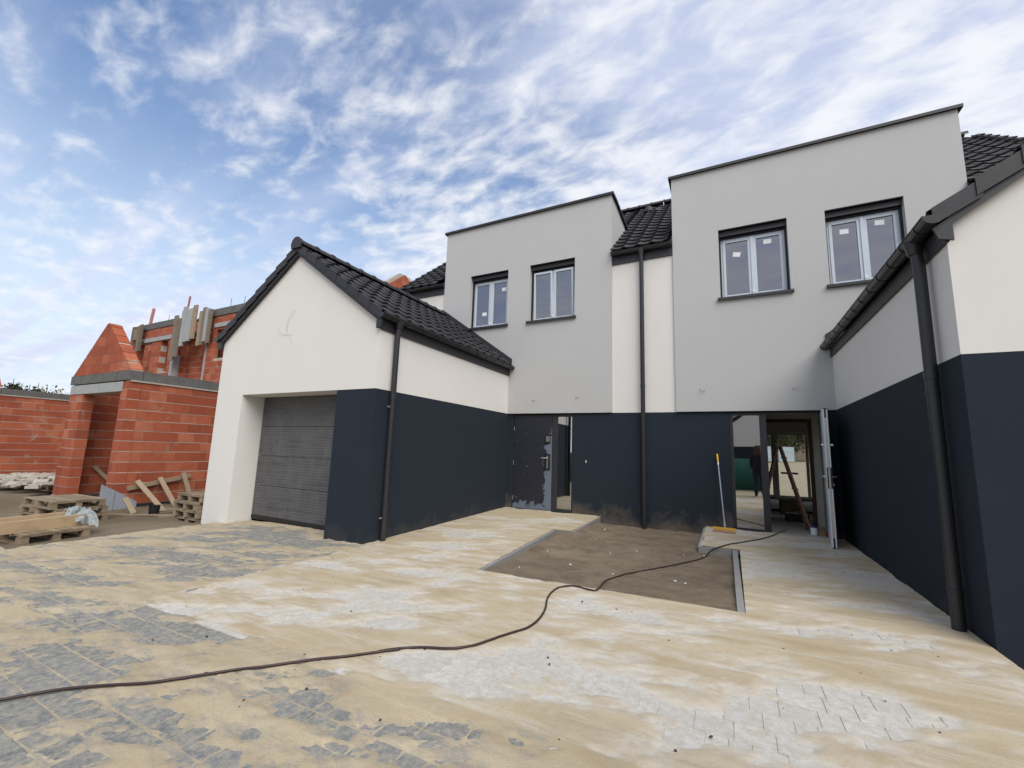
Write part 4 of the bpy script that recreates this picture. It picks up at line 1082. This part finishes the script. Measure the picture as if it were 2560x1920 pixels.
def formwork():
    gname = 'formwork boards left standing on the clay block walls'
    data = [('grey-brown formwork board pair at the far end of the upper block wall', (-24.45, -23.95, 5.65, 6.62, .06)), ('narrow grey formwork board beside the leftmost upper opening', (-23.9, -23.5, 5.28, 6.6, .05)),
            ('long brown formwork board hanging lowest on the upper wall', (-20.75, -20.22, 4.62, 6.66, .05)), ('wide pale cement-smeared formwork panel at the top of the wall', (-20.15, -19.1, 5.2, 6.92, .05)),
            ('weathered formwork board nearest the cream garage roof', (-18.8, -17.95, 5.1, 6.75, .06))]
    for i, (lb, (x0, x1, z0, z1, t)) in enumerate(data):
        cx_ = (x0+x1)/2; M = Matrix.Translation((cx_, 0, z0)) @ Matrix.Rotation(random.uniform(-.035, .035), 4, 'Y') @ Matrix.Translation((-cx_, 0, -z0))
        t_ = thing('formwork_board', lb, 'board', ((x0+x1)/2, 8.8, z0), gname)
        n = 2 if x1-x0 < .6 else 4
        for k in range(n):
            a = x0+(x1-x0)*k/n; b = x0+(x1-x0)*(k+1)/n-.01
            obj('plank', MB().box(a, b, 8.8-t-random.uniform(0, .03), 8.8, z0+random.uniform(0, .3), z1-random.uniform(0, .3), M), random.choice((MT['formwork'], MT['formwork'], MT['wood_old'], MT['conc_l'])), t_)
        obj('batten', MB().box(x0+.05, x1-.05, 8.8, 8.86, z0+.5, z0+.58), MT['formwork'], t_)
    for lb, x, w, z0, z1 in (('thick pink timber post on the far upper wall', -23.5, .2, 6.6, 7.35), ('tall thin pink timber post on the upper wall', -20.45, .07, 6.5, 7.5)):
        tag(obj('timber_post', MB().beam((x, 9.0, z0), (x+.12, 9.0, z1), w, .05, (0, 1, 0)), MT['pinkwood']), lb, 'post', 'timber posts on the upper wall')
    for i, (x, z) in enumerate(((-22.0, 6.9), (-17.3, 7.0), (-16.4, 6.98), (-20.9, 6.95))):
        tag(obj('rebar', MB().tube([(x, 9.05, z-.5), (x+.01, 9.05, z)], .009, 6), MT['bitumen']), ['thin steel rod on the left upper wall between the two pink posts', 'thin steel rod on the upper wall just right of the last formwork board', 'thin steel rod on the upper wall nearest the cream gable', 'thin steel rod right beside the tall thin pink post'][i], 'steel rod', 'steel rods sticking up from the ring beam')
    tag(obj('timber_prop', MB().beam((-20.0, 8.9, 6.0), (-18.9, 8.9, 6.42), .06, .06), MT['formwork']), 'upper slanting prop between the formwork boards', 'prop', 'slanting props')
    tag(obj('timber_prop', MB().beam((-19.9, 8.9, 5.3), (-18.8, 8.9, 5.95), .06, .06), MT['formwork']), 'lower slanting prop between the formwork boards', 'prop', 'slanting props')
formwork()

# ------------------------------------------------------------------ pallets and timber
def pallet(name, label, M, mat, group, seed=0, n=7):
    rr = random.Random(seed)
    t = D.objects.new(name, None); COL.objects.link(t); t.matrix_world = M; BASE[t.name] = Matrix(); tag(t, label, 'pallet', group)
    def p(nm, *b):
        mb = MB().box(*b); o = D.objects.new(nm, mb.mesh(nm)); o.data.materials.append(mat); COL.objects.link(o); o.parent = t
    L, Wd = 1.2, .8
    w = L/n*.8 if False else Wd/n*.82
    for k in range(n):
        y = -Wd/2+Wd*(k+.5)/n; p('deck_board', -L/2+rr.uniform(-.01, .01), L/2+rr.uniform(-.01, .01), y-w/2, y+w/2, .122, .144)
    for x in (-L/2+.05, 0, L/2-.05): p('cross_board', x-.05, x+.05, -Wd/2, Wd/2, .100, .121)
    for x in (-L/2+.07, 0, L/2-.07):
        for y in (-Wd/2+.05, 0, Wd/2-.05): p('block', x-.065, x+.065, y-.045, y+.045, .023, .099)
    for y in (-Wd/2+.05, 0, Wd/2-.05): p('bottom_board', -L/2, L/2, y-.05, y+.05, 0, .022)
    return t
def T(x, y, z, rz, tx=0, ty=0): return Matrix.Translation((x, y, z)) @ Matrix.Rotation(math.radians(rz), 4, 'Z') @ Matrix.Rotation(math.radians(tx), 4, 'X') @ Matrix.Rotation(math.radians(ty), 4, 'Y')
pallet('pallet', 'pale pallet in front under the fresh timber beams', T(-9.72, 2.70, -.13, 8), MT['wood_old'], 'wooden pallets', 1)
for k, (x, rz, w, h, y0, y1, lb) in enumerate(((-9.36, 0, .05, .17, 2.2, 3.15, 'nearest fresh timber beam standing on edge on the front pallet'), (-9.66, 0, .09, .12, 2.15, 3.14, 'middle fresh timber beam on the front pallet'), (-9.98, 0, .05, .15, 2.1, 3.12, 'rearmost fresh timber beam on the front pallet'))):
    b = MB().box(-w/2, w/2, -(y1-y0)/2, (y1-y0)/2, 0, h); o = obj('timber_beam', b, MT['wood_new']); o.matrix_world = T(x, (y0+y1)/2, .016, 10); tag(o, lb, 'timber', 'fresh timber beams')
bs = ['topmost of the middle pallet stack, with pale wide deck boards', 'second from the top of the middle pallet stack', 'bottom pallet of the middle stack']
for k in range(3): pallet('pallet', bs[2-k], T(-11.75+.05*math.sin(k*3), 3.62+.03*math.cos(k*2), -.21+.147*k, 6+3*math.sin(k*2.3)), MT['wood_old'], 'wooden pallets', 10+k)
cs = ['bottom pallet of the stack against the cream garage corner', 'second from the bottom of the stack against the cream garage corner', 'third from the bottom of the stack against the cream garage corner', 'topmost pallet of the stack against the cream garage corner']
for k in range(4): pallet('pallet', cs[k], T(-9.47+.02*math.sin(k*3), 5.22+.03*math.cos(k*2), -.19+.147*k, 92+2*math.sin(k*2.3)), MT['wood_old'], 'wooden pallets', 20+k)
pallet('pallet', 'sagging pallet under the grey rubble by the far brick wing', T(-17.6, 5.35, -.16, 10), MT['wood_old'], 'wooden pallets', 31)
pallet('pallet', 'farthest pallet at the left edge under the grey rubble', T(-19.4, 4.7, -.16, -5), MT['wood_old'], 'wooden pallets', 32)
def rubble():
    rr = random.Random(5); b = MB()
    for k in range(260):
        t = rr.random(); x = -20.6+4.0*t; y = 5.0+rr.gauss(0, .28); hh = .30*(1-abs(t-.65)*.7)*math.exp(-((y-5.0)/.4)**2)
        s = rr.uniform(.05, .16); z = .0+hh*rr.uniform(.4, 1)
        M = Matrix.Translation((x, y, z)) @ Matrix.Rotation(rr.uniform(0, 3), 4, 'Z') @ Matrix.Rotation(rr.uniform(-.5, .5), 4, 'X')
        b.box(-s, s, -s*.7, s*.7, -s*.3, s*.3, M)
    tag(obj('rubble', b, MT['mortar']), 'grey rubble heaped on old pallets in front of the far brick wall', 'rubble', kind='stuff')
rubble()
def bag():
    nx, ny = 16, 12; vs = []; rr = random.Random(3)
    for i in range(nx):
        for j in range(ny):
            u = i/(nx-1); v = j/(ny-1)
            x = -9.80+.46*u+.05*math.sin(7*v); y = 3.0+.28*v+.04*math.sin(9*u); z = .19+.06*math.sin(8*u+3*v)+.05*rr.random()-.30*max(0, u-.55)*1.3
            vs.append((x, y, z))
    f = [(i*ny+j, (i+1)*ny+j, (i+1)*ny+j+1, i*ny+j+1) for i in range(nx-1) for j in range(ny-1)]
    b = MB(); b.add(vs, f, False); g = G('milky_plastic_film'); g.b.inputs['Base Color'].default_value = (.40, .45, .46, 1); g.b.inputs['Roughness'].default_value = .2; g.b.inputs['Alpha'].default_value = .6
    g.bump(g.noise(g.coord('World'), 14, 4, .6, .8), .8, .03)
    o = obj('plastic_sheet', b, g.mt); so = o.modifiers.new('t', 'SOLIDIFY'); so.thickness = .003
    tag(o, 'crumpled clear plastic sheet lying over the end of the timber beams', 'plastic sheet')
bag()
def lean():
    f = thing('fence_section', 'leaning section of weathered planks against the red brick side wall', 'fence section', (-12.4, 5.6, -.3))
    obj('rail', MB().beam((-12.80, 4.96, .24), (-12.78, 6.25, .50), .05, .10), MT['wood_old'], f)
    for (y, zt, yf, xf, zf) in ((5.10, .42, 5.40, -11.9, -.28), (5.55, .48, 5.75, -12.2, -.22), (6.05, .58, 6.15, -12.3, -.18)):
        obj('upright', MB().beam((-12.72, y, zt), (xf, yf, zf), .10, .04, (1, 0, 0)), MT['wood_old'], f)
    for (a, b, w, h, lb) in (((-11.7, 4.72, -.2), (-11.95, 4.62, .12), .10, .03, 'short upright board leaning in front of the black foundation'), ((-11.3, 4.9, -.16), (-11.5, 6.0, -.12), .12, .03, 'pinkish plank lying beside the pallet stack by the garage'),
                           ((-12.0, 4.3, -.2), (-10.7, 5.0, -.17), .05, .03, 'thin yellowish lath lying on the dirt by the brick wall'), ((-10.6, 4.7, -.17), (-10.3, 5.9, -.16), .14, .03, 'short plank on the dirt left of the garage pallets'), ((-15.55, 5.9, -.1), (-15.95, 5.35, .62), .09, .03, 'board leaning inside the brick garage opening')):
        tag(obj('plank', MB().beam(a, b, w, h, (1, 0, .01) if abs(a[2]-b[2]) > .2 else (0, 0, 1)), MT['wood_old']), lb, 'plank', 'loose planks on the building site')
    b = MB(); b.tube([(-11.15, 4.85, -.24), (-11.15, 4.85, .0)], [.085, .10], 14, caps=False); b.tube([(-11.15, 4.85, -.238), (-11.15, 4.85, -.23)], .085, 14); b.tube([(-11.15, 4.85, .0), (-11.15, 4.85, .01)], [.104, .104], 14, caps=False)
    tag(obj('bucket', b, MT['black']), 'small black bucket at the foot of the leaning plank frame', 'bucket')
    for k, z in enumerate((.0, .11)): tag(obj('plastic_pipe', MB().tube([(-13.9, 4.95, z), (-13.0, 6.6, z+.01)], .045, 10), MT['blue_pipe']), ['lower blue plastic pipe inside the brick garage opening', 'upper blue plastic pipe inside the brick garage opening'][k], 'pipe', 'blue plastic pipes')
lean()

# ------------------------------------------------------------------ cable, broom, small things
def cable():
    px = []
    for (x, y) in ((-60, 1005), (0, 995), (150, 968), (350, 935), (560, 918), (800, 903), (1000, 875), (1150, 852), (1300, 830), (1450, 812), (1600, 790), (1750, 770), (1900, 755), (2050, 735), (2212, 712)): px.append((x/2.212, 1300+y/2.212))
    for (x, y) in ((100, 838), (200, 822), (330, 815), (500, 820), (620, 805), (700, 780), (780, 752), (850, 730), (920, 708), (965, 680), (1000, 645), (1025, 600), (1035, 550), (1055, 515), (1090, 488), (1130, 477), (1170, 474), (1215, 480), (1250, 492), (1300, 500), (1330, 480), (1365, 448), (1450, 415), (1520, 400), (1600, 385), (1700, 367), (1780, 350), (1860, 332), (1905, 316), (1935, 290), (1975, 265), (2040, 245), (2100, 235), (2160, 225), (2212, 216)): px.append((900+x/2.212, 1250+y/2.212))
    for (x, y) in ((640, 1288), (680, 1268), (720, 1255), (745, 1248)): px.append((1740+x/3.318, 950+y/3.318))
    pts = []
    for (x, y) in px:
        def lev(p): return float(sand_z(np.array([p.x]), np.array([p.y]))[0]) if p.y < 8.95 else .135
        p = bp(x, y, 'Z', .12)
        for _ in range(4): p = bp(x, y, 'Z', max(lev(p), Hs(p.x, p.y)+.005)+.009)
        onbed = (BED[0] < p.x < BED[1] and 4.56 < p.y < 7.06) or (BEDB[0] < p.x < BEDB[1]-.05 and p.y > 7.0)
        if onbed:
            q = bp(x, y, 'Z', .0)
            for _ in range(5): q = bp(x, y, 'Z', float(bed_z(np.float64(q.x), np.float64(q.y)))+.0085)
            if q.y > 7.03 and q.x > -.5: q = bp(x, y, 'Y', 7.03)
            p = q
        pts.append(p)
    # Catmull-Rom with smoothing in height
    out = []
    for i in range(len(pts)-1):
        p0, p1, p2, p3 = pts[max(i-1, 0)], pts[i], pts[i+1], pts[min(i+2, len(pts)-1)]
        for k in range(6):
            t = k/6; out.append(.5*((2*p1)+(p2-p0)*t+(2*p0-5*p1+4*p2-p3)*t*t+(3*p1-p0-3*p2+p3)*t**3))
    out.append(pts[-1])
    zz = [p.z for p in out]; zz = [max(zz[max(i-1, 0):i+2]) for i in range(len(zz))]
    for i, p in enumerate(out): p.z = max(p.z, sum(zz[max(i-2, 0):i+3])/len(zz[max(i-2, 0):i+3]))
    o = obj('extension_cable', MB().tube(out, .0085, 8), MT['cable']); tag(o, 'long dark brown cable snaking over the sand and in through the open door', 'cable')
cable()
def broom():
    z = Hs(-.15, 8.5)+.01
    t = thing('broom', 'push broom with orange brush leaning on the navy wall left of the open door', 'broom', (-.15, 8.5, z))
    b = MB(); b.box(-.33, .03, 8.50, 8.57, z+.045, z+.075); obj('brush_head', b, MT['yellow'], t)
    br = MB()
    for i in range(24):
        for j in range(4):
            x = -.322+i*.0148; y = 8.508+j*.017; br.box(x, x+.008, y, y+.009, z-.0, z+.046)
    obj('bristles', br, MT['orange'], t, kind='stuff')
    top = bp(1792.7, 1135, 'Y', 8.955); a = Vector((-.14, 8.545, z+.09)); d = top-a
    obj('handle_socket', MB().tube([(-.14, 8.535, z+.07), a+d*.06], [.02, .016], 10), MT['grey_tube'], t)
    obj('handle', MB().tube([a, a+d*.86], .0125, 10), MT['grey_tube'], t)
    obj('clamp', MB().tube([a+d*.84, a+d*.885], .019, 10), MT['steel'], t)
    obj('grip', MB().tube([a+d*.885, a+d*.9, top-d*.01, top], [.014, .017, .017, .012], 10), MT['yellow'], t)
broom()
def ladder():
    t = thing('step_ladder', 'wooden step ladder with reddish paint standing in the hallway behind the open door', 'ladder', (.85, 9.85, .125))
    top = 1.70
    for s, xf, n, col in ((1, 1.26, 'front_rail', MT['ladder']), (-1, .44, 'back_rail', MT['ladder'])):
        for y0, y1 in ((9.62, 9.70), (10.08, 10.0)):
            obj(n, MB().beam((.84+s*.02, y1, top), (xf, y0, .13), .035, .075, (0, 1, 0)), col, t)
        for k in range(5):
            f = (k+.8)/5.4; x = .84+s*.02+(xf-.84-s*.02)*f; z = top+(.13-top)*f
            obj('rung', MB().box(x-.035, x+.035, 9.66, 10.04, z-.012, z+.012), MT['wood_old'], t)
    obj('top_plate', MB().box(.77, .91, 9.66, 10.06, top-.02, top+.03), MT['wood_old'], t)
    obj('tray', MB().box(.86, 1.12, 9.7, 9.95, 1.16, 1.19), MT['bitumen'], t)
ladder()
def clutter():
    c = thing('paint_can', 'white paint can with blue lid at the foot of the ladder', 'can', (1.27, 9.42, .126))
    obj('can', MB().tube([(1.27, 9.42, .126), (1.27, 9.42, .25)], .055, 16), MT['white'], c); obj('lid', MB().tube([(1.27, 9.42, .25), (1.27, 9.42, .265)], .058, 16), MT['blue_pipe'], c)
    b = MB().box(1.33, 1.44, 9.38, 9.5, .126, .22); b.box(1.33, 1.36, 9.37, 9.51, .22, .226); b.box(1.41, 1.44, 9.37, 9.51, .22, .226)
    tag(obj('cardboard_box', b, MT['card']), 'small brown box beside the paint can inside the open door', 'box')
    b = MB(); b.box(1.42, 1.52, 9.27, 9.33, .127, .17); b.tube([(1.45, 9.3, .17), (1.43, 9.28, .21), (1.40, 9.27, .2)], .012, 8); b.tube([(1.5, 9.3, .17), (1.52, 9.28, .2)], .01, 8)
    tag(obj('hand_tool', b, MT['red']), 'red tool lying on the threshold of the open door', 'tool')
    b = MB().box(1.02, 1.45, 12.2, 12.6, .126, .46); b.box(.98, 1.5, 12.15, 12.65, .46, .49)
    tag(obj('tool_crate', b, MT['card']), 'brown crate on the floor deep inside behind the ladder', 'crate')
    for k, (x0, x1, y, z, m_, lb) in enumerate(((.3, 1.9, 11.6, .126, 'white', 'long pale plank on the floor inside behind the ladder'), (.4, 2.2, 12.9, .126, 'bitumen', 'dark roll of sheeting on the floor inside'), (.2, 2.3, 14.5, .3, 'conc_l', 'pale board across trestles before the patio window'))):
        bb = MB().box(x0, x1, y, y+.12, z, z+.05)
        if k == 2:
            for xx in (x0+.2, x1-.25): bb.box(xx, xx+.05, y+.03, y+.08, .126, z)
        tag(obj(['plank', 'sheeting', 'work_board'][k], bb, MT[m_]), lb, ['plank', 'sheeting', 'board'][k])
    # dark tool box
    b = MB().box(1.0, 1.42, 11.0, 11.2, .126, .30); b.tube([(1.1, 11.1, .30), (1.1, 11.1, .36), (1.32, 11.1, .36), (1.32, 11.1, .30)], .012, 6)
    tag(obj('tool_box', b, MT['black']), 'black tool box on the floor past the inner door frame', 'tool box')
clutter()
def litter():
    rr = random.Random(21); b = MB()
    for k in range(14):
        x = rr.uniform(-2.4, -.1); y = rr.uniform(4.5, 8.2); z = float(bed_z(np.float64(x), np.float64(y)))+.012
        M = Matrix.Translation((x, y, z)) @ Matrix.Rotation(rr.uniform(0, 3), 4, 'Z') @ Matrix.Rotation(rr.uniform(-.3, .3), 4, 'X'); s = rr.uniform(.004, .011)
        b.box(-s*1.6, s*1.6, -s*.5, s*.5, -.005, .005, M)
    tag(obj('foam_scraps', b, MT['white']), 'tiny white foam scraps scattered over the planting bed', 'litter', kind='stuff')
    b = MB(); 
    for k in range(130):
        x = rr.uniform(-7, 1.4); y = rr.uniform(.9, 4.3) if rr.random() < .75 else rr.uniform(4.3, 8.5)
        inb = BED[0]-.05 < x < BED[1]+.05 and y > 4.3
        z = (float(bed_z(np.float64(x), np.float64(y))) if inb else Hs(x, y)+.006)+.003; s = rr.choice((.002, .003, .004, .005)) if rr.random() < .985 else .007
        M = Matrix.Translation((x, y, z)) @ Matrix.Rotation(rr.uniform(0, 3), 4, 'Z') @ Matrix.Rotation(rr.uniform(-.6, .6), 4, 'X')
        b.box(-s*1.5, s*1.5, -s, s, -s*.6, s*.6, M)
    tag(obj('gravel_bits', b, MT['trunk']), 'dark crumbs and small stones scattered over the sandy paving', 'gravel', kind='stuff')
litter()

# ------------------------------------------------------------------ trees, garden behind
def leaf_mat(name, a, b):
    g = G(name); isl = g.n('ShaderNodeNewGeometry').outputs['Random Per Island']; g.col(g.mix(isl, a, b)); return g.set(.8, 0, .2)
MT['leaf'] = leaf_mat('dark_foliage', (.025, .035, .018), (.075, .085, .04)); MT['leaf2'] = leaf_mat('brownish_autumn_foliage', (.08, .065, .035), (.19, .16, .10))
def tree(x, y, z, h, w, n, label, mat, cone=False, seed=1, grp='trees beyond the building site', sparse=1):
    rr = random.Random(seed); t = thing('tree', label, 'tree', (x, y, z), grp)
    tr = MB(); tr.tube([(x, y, z), (x+.1, y, z+h*.5), (x, y, z+h*.93)], [h*.022, h*.014, .02], 8)
    br = MB(); lf = MB()
    for k in range(26):
        a = rr.uniform(0, 6.28); zz = rr.uniform(.25, .9); rad = w*(1-zz if cone else math.sin(math.pi*min(zz, .95))**.6)*rr.uniform(.5, 1)
        p0 = Vector((x, y, z+h*zz*.85)); p1 = p0+Vector((math.cos(a)*rad, math.sin(a)*rad, h*.1)); br.tube([p0, p0.lerp(p1, .5)+Vector((0, 0, .1)), p1], [h*.007, h*.004, .01], 5)
        for j in range(n):
            q = p0.lerp(p1, rr.uniform(.3, 1.08))+Vector((rr.gauss(0, .1), rr.gauss(0, .1), rr.gauss(0, .07)))*h*.45*sparse
            s = h*rr.uniform(.012, .028); u = Vector((rr.gauss(0, 1), rr.gauss(0, 1), rr.gauss(0, 1))).normalized(); v = u.cross(Vector((rr.gauss(0, 1), rr.gauss(0, 1), 1))).normalized()
            lf.add([q-u*s, q+v*s*.6, q+u*s, q-v*s*.6], [(0, 1, 2, 3)])
    obj('trunk', tr, MT['trunk'], t); obj('branches', br, MT['trunk'], t); me = D.meshes.new('crown'); me.from_pydata(lf.v, [], lf.f); obj('crown', me, mat, t)
def far(px, py, d):
    r = ray(px, py); r2 = Vector((r.x, r.y, 0)).normalized(); k = d/math.hypot(r.x, r.y); return CAM.x+r.x*k, CAM.y+r.y*k, CAM.z+r.z*k
for i, (px, top, w, mat, cone, lb) in enumerate(((38, 937, 2.6, 'leaf', True, 'dark conifer just right of the leftmost brick gable'), (58, 950, 2.6, 'leaf', True, 'low dark conifer second from the left'), (78, 953, 3.0, 'leaf', False, 'round dark tree behind the far brick wall'),
        (100, 948, 3.2, 'leaf2', False, 'thin brownish tree behind the far brick wall'), (122, 955, 2.6, 'leaf2', False, 'rightmost pale thin-crowned tree behind the brick wall'))):
    x, y, zt = far(px, top-4, 75); tree(x, y, -.4, zt+.4, w, 70 if mat == 'leaf' else 34, lb, MT[mat], cone, 40+i)
for i, (x, y, h, lb) in enumerate(((3.2, 54, 6.5, 'dark shrubby tree seen left in the patio window'), (5.8, 55, 7.0, 'brownish shrubby tree seen mid patio window'), (8.6, 54, 6.5, 'dark shrubby tree seen right in the patio window'), (1.0, 55, 6.5, 'brownish shrubby tree hidden by the ladder'), (4.6, 51, 4.5, 'low bushy tree behind the wrapped pallets, nearest of its row'))):
    tree(x, y, .9, h, 3.0, 110, lb, MT['leaf2' if i % 2 else 'leaf'], False, 60+i, 'trees at the end of the garden', 1.4)
def wrapped(x, y, lb, s):
    rr = random.Random(s); t = thing('wrapped_pallet', lb, 'pallet load', (x, y, 1.05), 'wrapped pallet loads in the back garden')
    obj('base', MB().box(x-.6, x+.6, y-.5, y+.5, 1.05, 1.2), MT['wood_old'], t)
    b = MB(); n = 20
    for k in range(6):
        z = 1.2+.21*k; b.box(x-.56-rr.uniform(0, .04), x+.56+rr.uniform(0, .04), y-.46-rr.uniform(0, .04), y+.46+rr.uniform(0, .04), z, z+.235)
    g = G('milky_wrap'); g.b.inputs['Base Color'].default_value = (.5, .58, .62, 1); g.b.inputs['Roughness'].default_value = .3; g.bump(g.noise(g.coord('World', (1, 1, .4)), 7, 4, .6, .7), .9, .06)
    obj('wrapping', b, g.mt, t)
wrapped(4.35, 45, 'larger film-wrapped pallet load seen through the patio window', 1); wrapped(3.0, 44, 'film-wrapped pallet load farther left behind the ladder', 2)

# ------------------------------------------------------------------ what the glass mirrors: across the road
def across():
    t = thing('opposite_house', 'white house with navy base across the road, mirrored in the door glass', 'house', (3, -20, 0))
    y = -20
    obj('plinth', MB().box(-.6, 9, y-.3, y, -.4, 2.3), MT['navy'], t)
    obj('wall', MB().prism([(-.6, 2.3), (5.0, 2.3), (5.0, 3.9), (2.2, 5.6), (-.6, 3.6)], y-.3, y, 'Y'), MT['cream'], t)
    obj('wall', MB().box(5.0, 14, y-3.0, y-2.7, 2.3, 6.5), MT['grey'], t); obj('wall', MB().box(-7, 5.0, y-3.3, y-3.0, -.4, 7.2), MT['grey'], t)
    obj('roof', MB().prism([(-.9, 3.5), (2.2, 5.75), (5.3, 3.7), (5.3, 3.85), (2.2, 5.95), (-.9, 3.7)], y-4, y+.12, 'Y'), MT['tile'], t)
    for x in (-.2, 1.6, 3.4): obj('window', MB().box(x, x+1.2, y-3.0, y-2.96, 5.4, 6.6), MT['black'], t)
    t2 = thing('fence', 'green netted construction fence on the far side of the road, seen only mirrored', 'fence', (1, -2.2, 0))
    g = G('green_netting'); g.b.inputs['Base Color'].default_value = (.012, .10, .068, 1); g.b.inputs['Roughness'].default_value = .8; g.bump(g.noise(g.coord('World', (3, 1, .3)), 2, 3, .6), .8, .1)
    n = 60; vs = []
    for i in range(n+1):
        x = -8+16*i/n; yy = -2.0+.03*math.sin(i*1.1); vs += [(x, yy, -.02+.02*math.sin(i*2.1)), (x, yy+.01*math.sin(i), 1.40)]
    b = MB(); b.add(vs, [(2*i, 2*i+2, 2*i+3, 2*i+1) for i in range(n)], True); o = obj('net', b, g.mt, t2); so = o.modifiers.new('t', 'SOLIDIFY'); so.thickness = .004
    for i in range(9): obj('post', MB().tube([(-8+2*i, -2.06, -.1), (-8+2*i, -2.06, 1.45)], .022, 8), MT['steel'], t2)
across()
def person():
    R = thing('person', 'person with long curly hair and dark coat mirrored in the open door sidelight', 'person', (.84, 1.0, .06))
    bx_, by_, bz_ = .84, 1.0, Hs(.84, 1.0)+.012
    def skin(name, pts, edges, mat, parent):
        me = D.meshes.new(name); me.from_pydata([(bx_+p[0], by_+p[1], bz_+p[2]) for p in pts], edges, []); o = obj(name, me, mat, parent)
        mo = o.modifiers.new('skin', 'SKIN')
        for i, p in enumerate(pts): me.skin_vertices[0].data[i].radius = (p[3], p[4] if len(p) > 4 else p[3])
        me.skin_vertices[0].data[0].use_root = True; su = o.modifiers.new('sub', 'SUBSURF'); su.levels = 2; su.render_levels = 2; return o
    for s in ():
        pass
    # body: facing away from the street, slightly turned
    def addskin(me): 
        if not me.skin_vertices:
            import bmesh as bm_; b = bm_.new(); b.from_mesh(me); b.verts.layers.skin.verify(); b.to_mesh(me); b.free()
    def sk(name, pts, edges, mat, parent):
        me = D.meshes.new(name); me.from_pydata([(bx_+p[0], by_+p[1], bz_+p[2]) for p in pts], edges, []); addskin(me)
        o = obj(name, me, mat, parent); o.modifiers.new('skin', 'SKIN')
        for i, p in enumerate(pts): me.skin_vertices[0].data[i].radius = (p[3], p[4] if len(p) > 4 else p[3]); me.skin_vertices[0].data[i].use_root = (i == 0)
        su = o.modifiers.new('sub', 'SUBSURF'); su.levels = 2; su.render_levels = 2; return o
    skinm = simple('skin', (.5, .3, .22), .5, 0, .4, .05); coat = simple('dark_coat', (.012, .012, .016), .8, 0, .3, .3); hair = simple('brown_curly_hair', (.12, .06, .03), .6, 0, .4, .5, 40); jean = simple('dark_trousers', (.015, .016, .022), .8)
    body = sk('body', [(0, 0, .92, .13, .11), (0, 0, 1.12, .12, .10), (0, 0, 1.34, .15, .10), (0, 0, 1.46, .05, .05), (0, 0, 1.56, .075, .085), (0, .0, 1.65, .07, .08),
                       (-.09, 0, .86, .085), (-.10, 0, .48, .055), (-.11, 0, .09, .038), (-.11, -.13, .035, .035), (.09, 0, .86, .085), (.10, .04, .48, .055), (.10, .10, .09, .038), (.10, -.02, .035, .035),
                       (-.18, 0, 1.38, .05), (-.22, .0, 1.12, .038), (-.19, -.06, .88, .03), (.18, 0, 1.38, .05), (.22, 0, 1.12, .038), (.19, -.08, .90, .03)],
              [(0, 1), (1, 2), (2, 3), (3, 4), (4, 5), (0, 6), (6, 7), (7, 8), (8, 9), (0, 10), (10, 11), (11, 12), (12, 13), (2, 14), (14, 15), (15, 16), (2, 17), (17, 18), (18, 19)], skinm, R)
    cs = 20
    b = MB(); prof = [(.70, .20, .15), (.90, .185, .145), (1.10, .165, .135), (1.30, .20, .14), (1.41, .19, .12), (1.46, .08, .08)]
    vs = [(bx_+a*math.cos(6.283*k/cs), by_+c*math.sin(6.283*k/cs), bz_+z) for z, a, c in prof for k in range(cs)]
    b.add(vs, [(i*cs+k, i*cs+(k+1) % cs, (i+1)*cs+(k+1) % cs, (i+1)*cs+k) for i in range(len(prof)-1) for k in range(cs)], True)
    for s, y2 in ((-1, -.06), (1, -.08)): b.tube([(bx_+s*.17, by_, bz_+1.40), (bx_+s*.225, by_, bz_+1.12), (bx_+s*.19, by_+y2, bz_+.93)], [.068, .055, .05], 12)
    obj('coat', b, coat, R)
    b = MB()
    for s, ky, fy in ((-1, 0, 0), (1, .04, .10)): b.tube([(bx_+s*.085, by_, bz_+.90), (bx_+s*.10, by_+ky, bz_+.48), (bx_+s*.105, by_+fy, bz_+.10)], [.098, .07, .058], 12)
    obj('trousers', b, jean, R)
    b = MB()
    for s, fy in ((-1, 0), (1, .10)): b.tube([(bx_+s*.108, by_+fy+.06, bz_+.05), (bx_+s*.108, by_+fy-.02, bz_+.06), (bx_+s*.108, by_+fy-.17, bz_+.035)], [.045, .052, .035], 10)
    obj('shoes', b, MT['black'], R)
    rr = random.Random(2); b = MB()
    for k in range(230):
        a = rr.uniform(0, 6.283); z0 = rr.uniform(1.60, 1.74)
        r0 = .075; p = Vector((bx_+math.cos(a)*r0, by_+.02+math.sin(a)*r0*.9, bz_+z0))
        if math.sin(a) > .35 and z0 < 1.70: continue
        pts = []; L = rr.uniform(.15, .38)
        for j in range(6):
            q = j/5; pts.append(p+Vector((math.cos(a)*(.05*q)+.014*math.sin(q*14+k), math.sin(a)*.05*q-.0+.014*math.cos(q*14+k), -L*q+.03*math.sin(q*3))))
        b.tube(pts, [.014, .016, .016, .015, .012, .006], 5)
    b2 = MB(); 
    obj('hair', b, hair, R)
person()

# ------------------------------------------------------------------ render settings
SC.render.engine = 'CYCLES'
SC.cycles.max_bounces = 8; SC.cycles.transparent_max_bounces = 12; SC.cycles.use_denoising = True
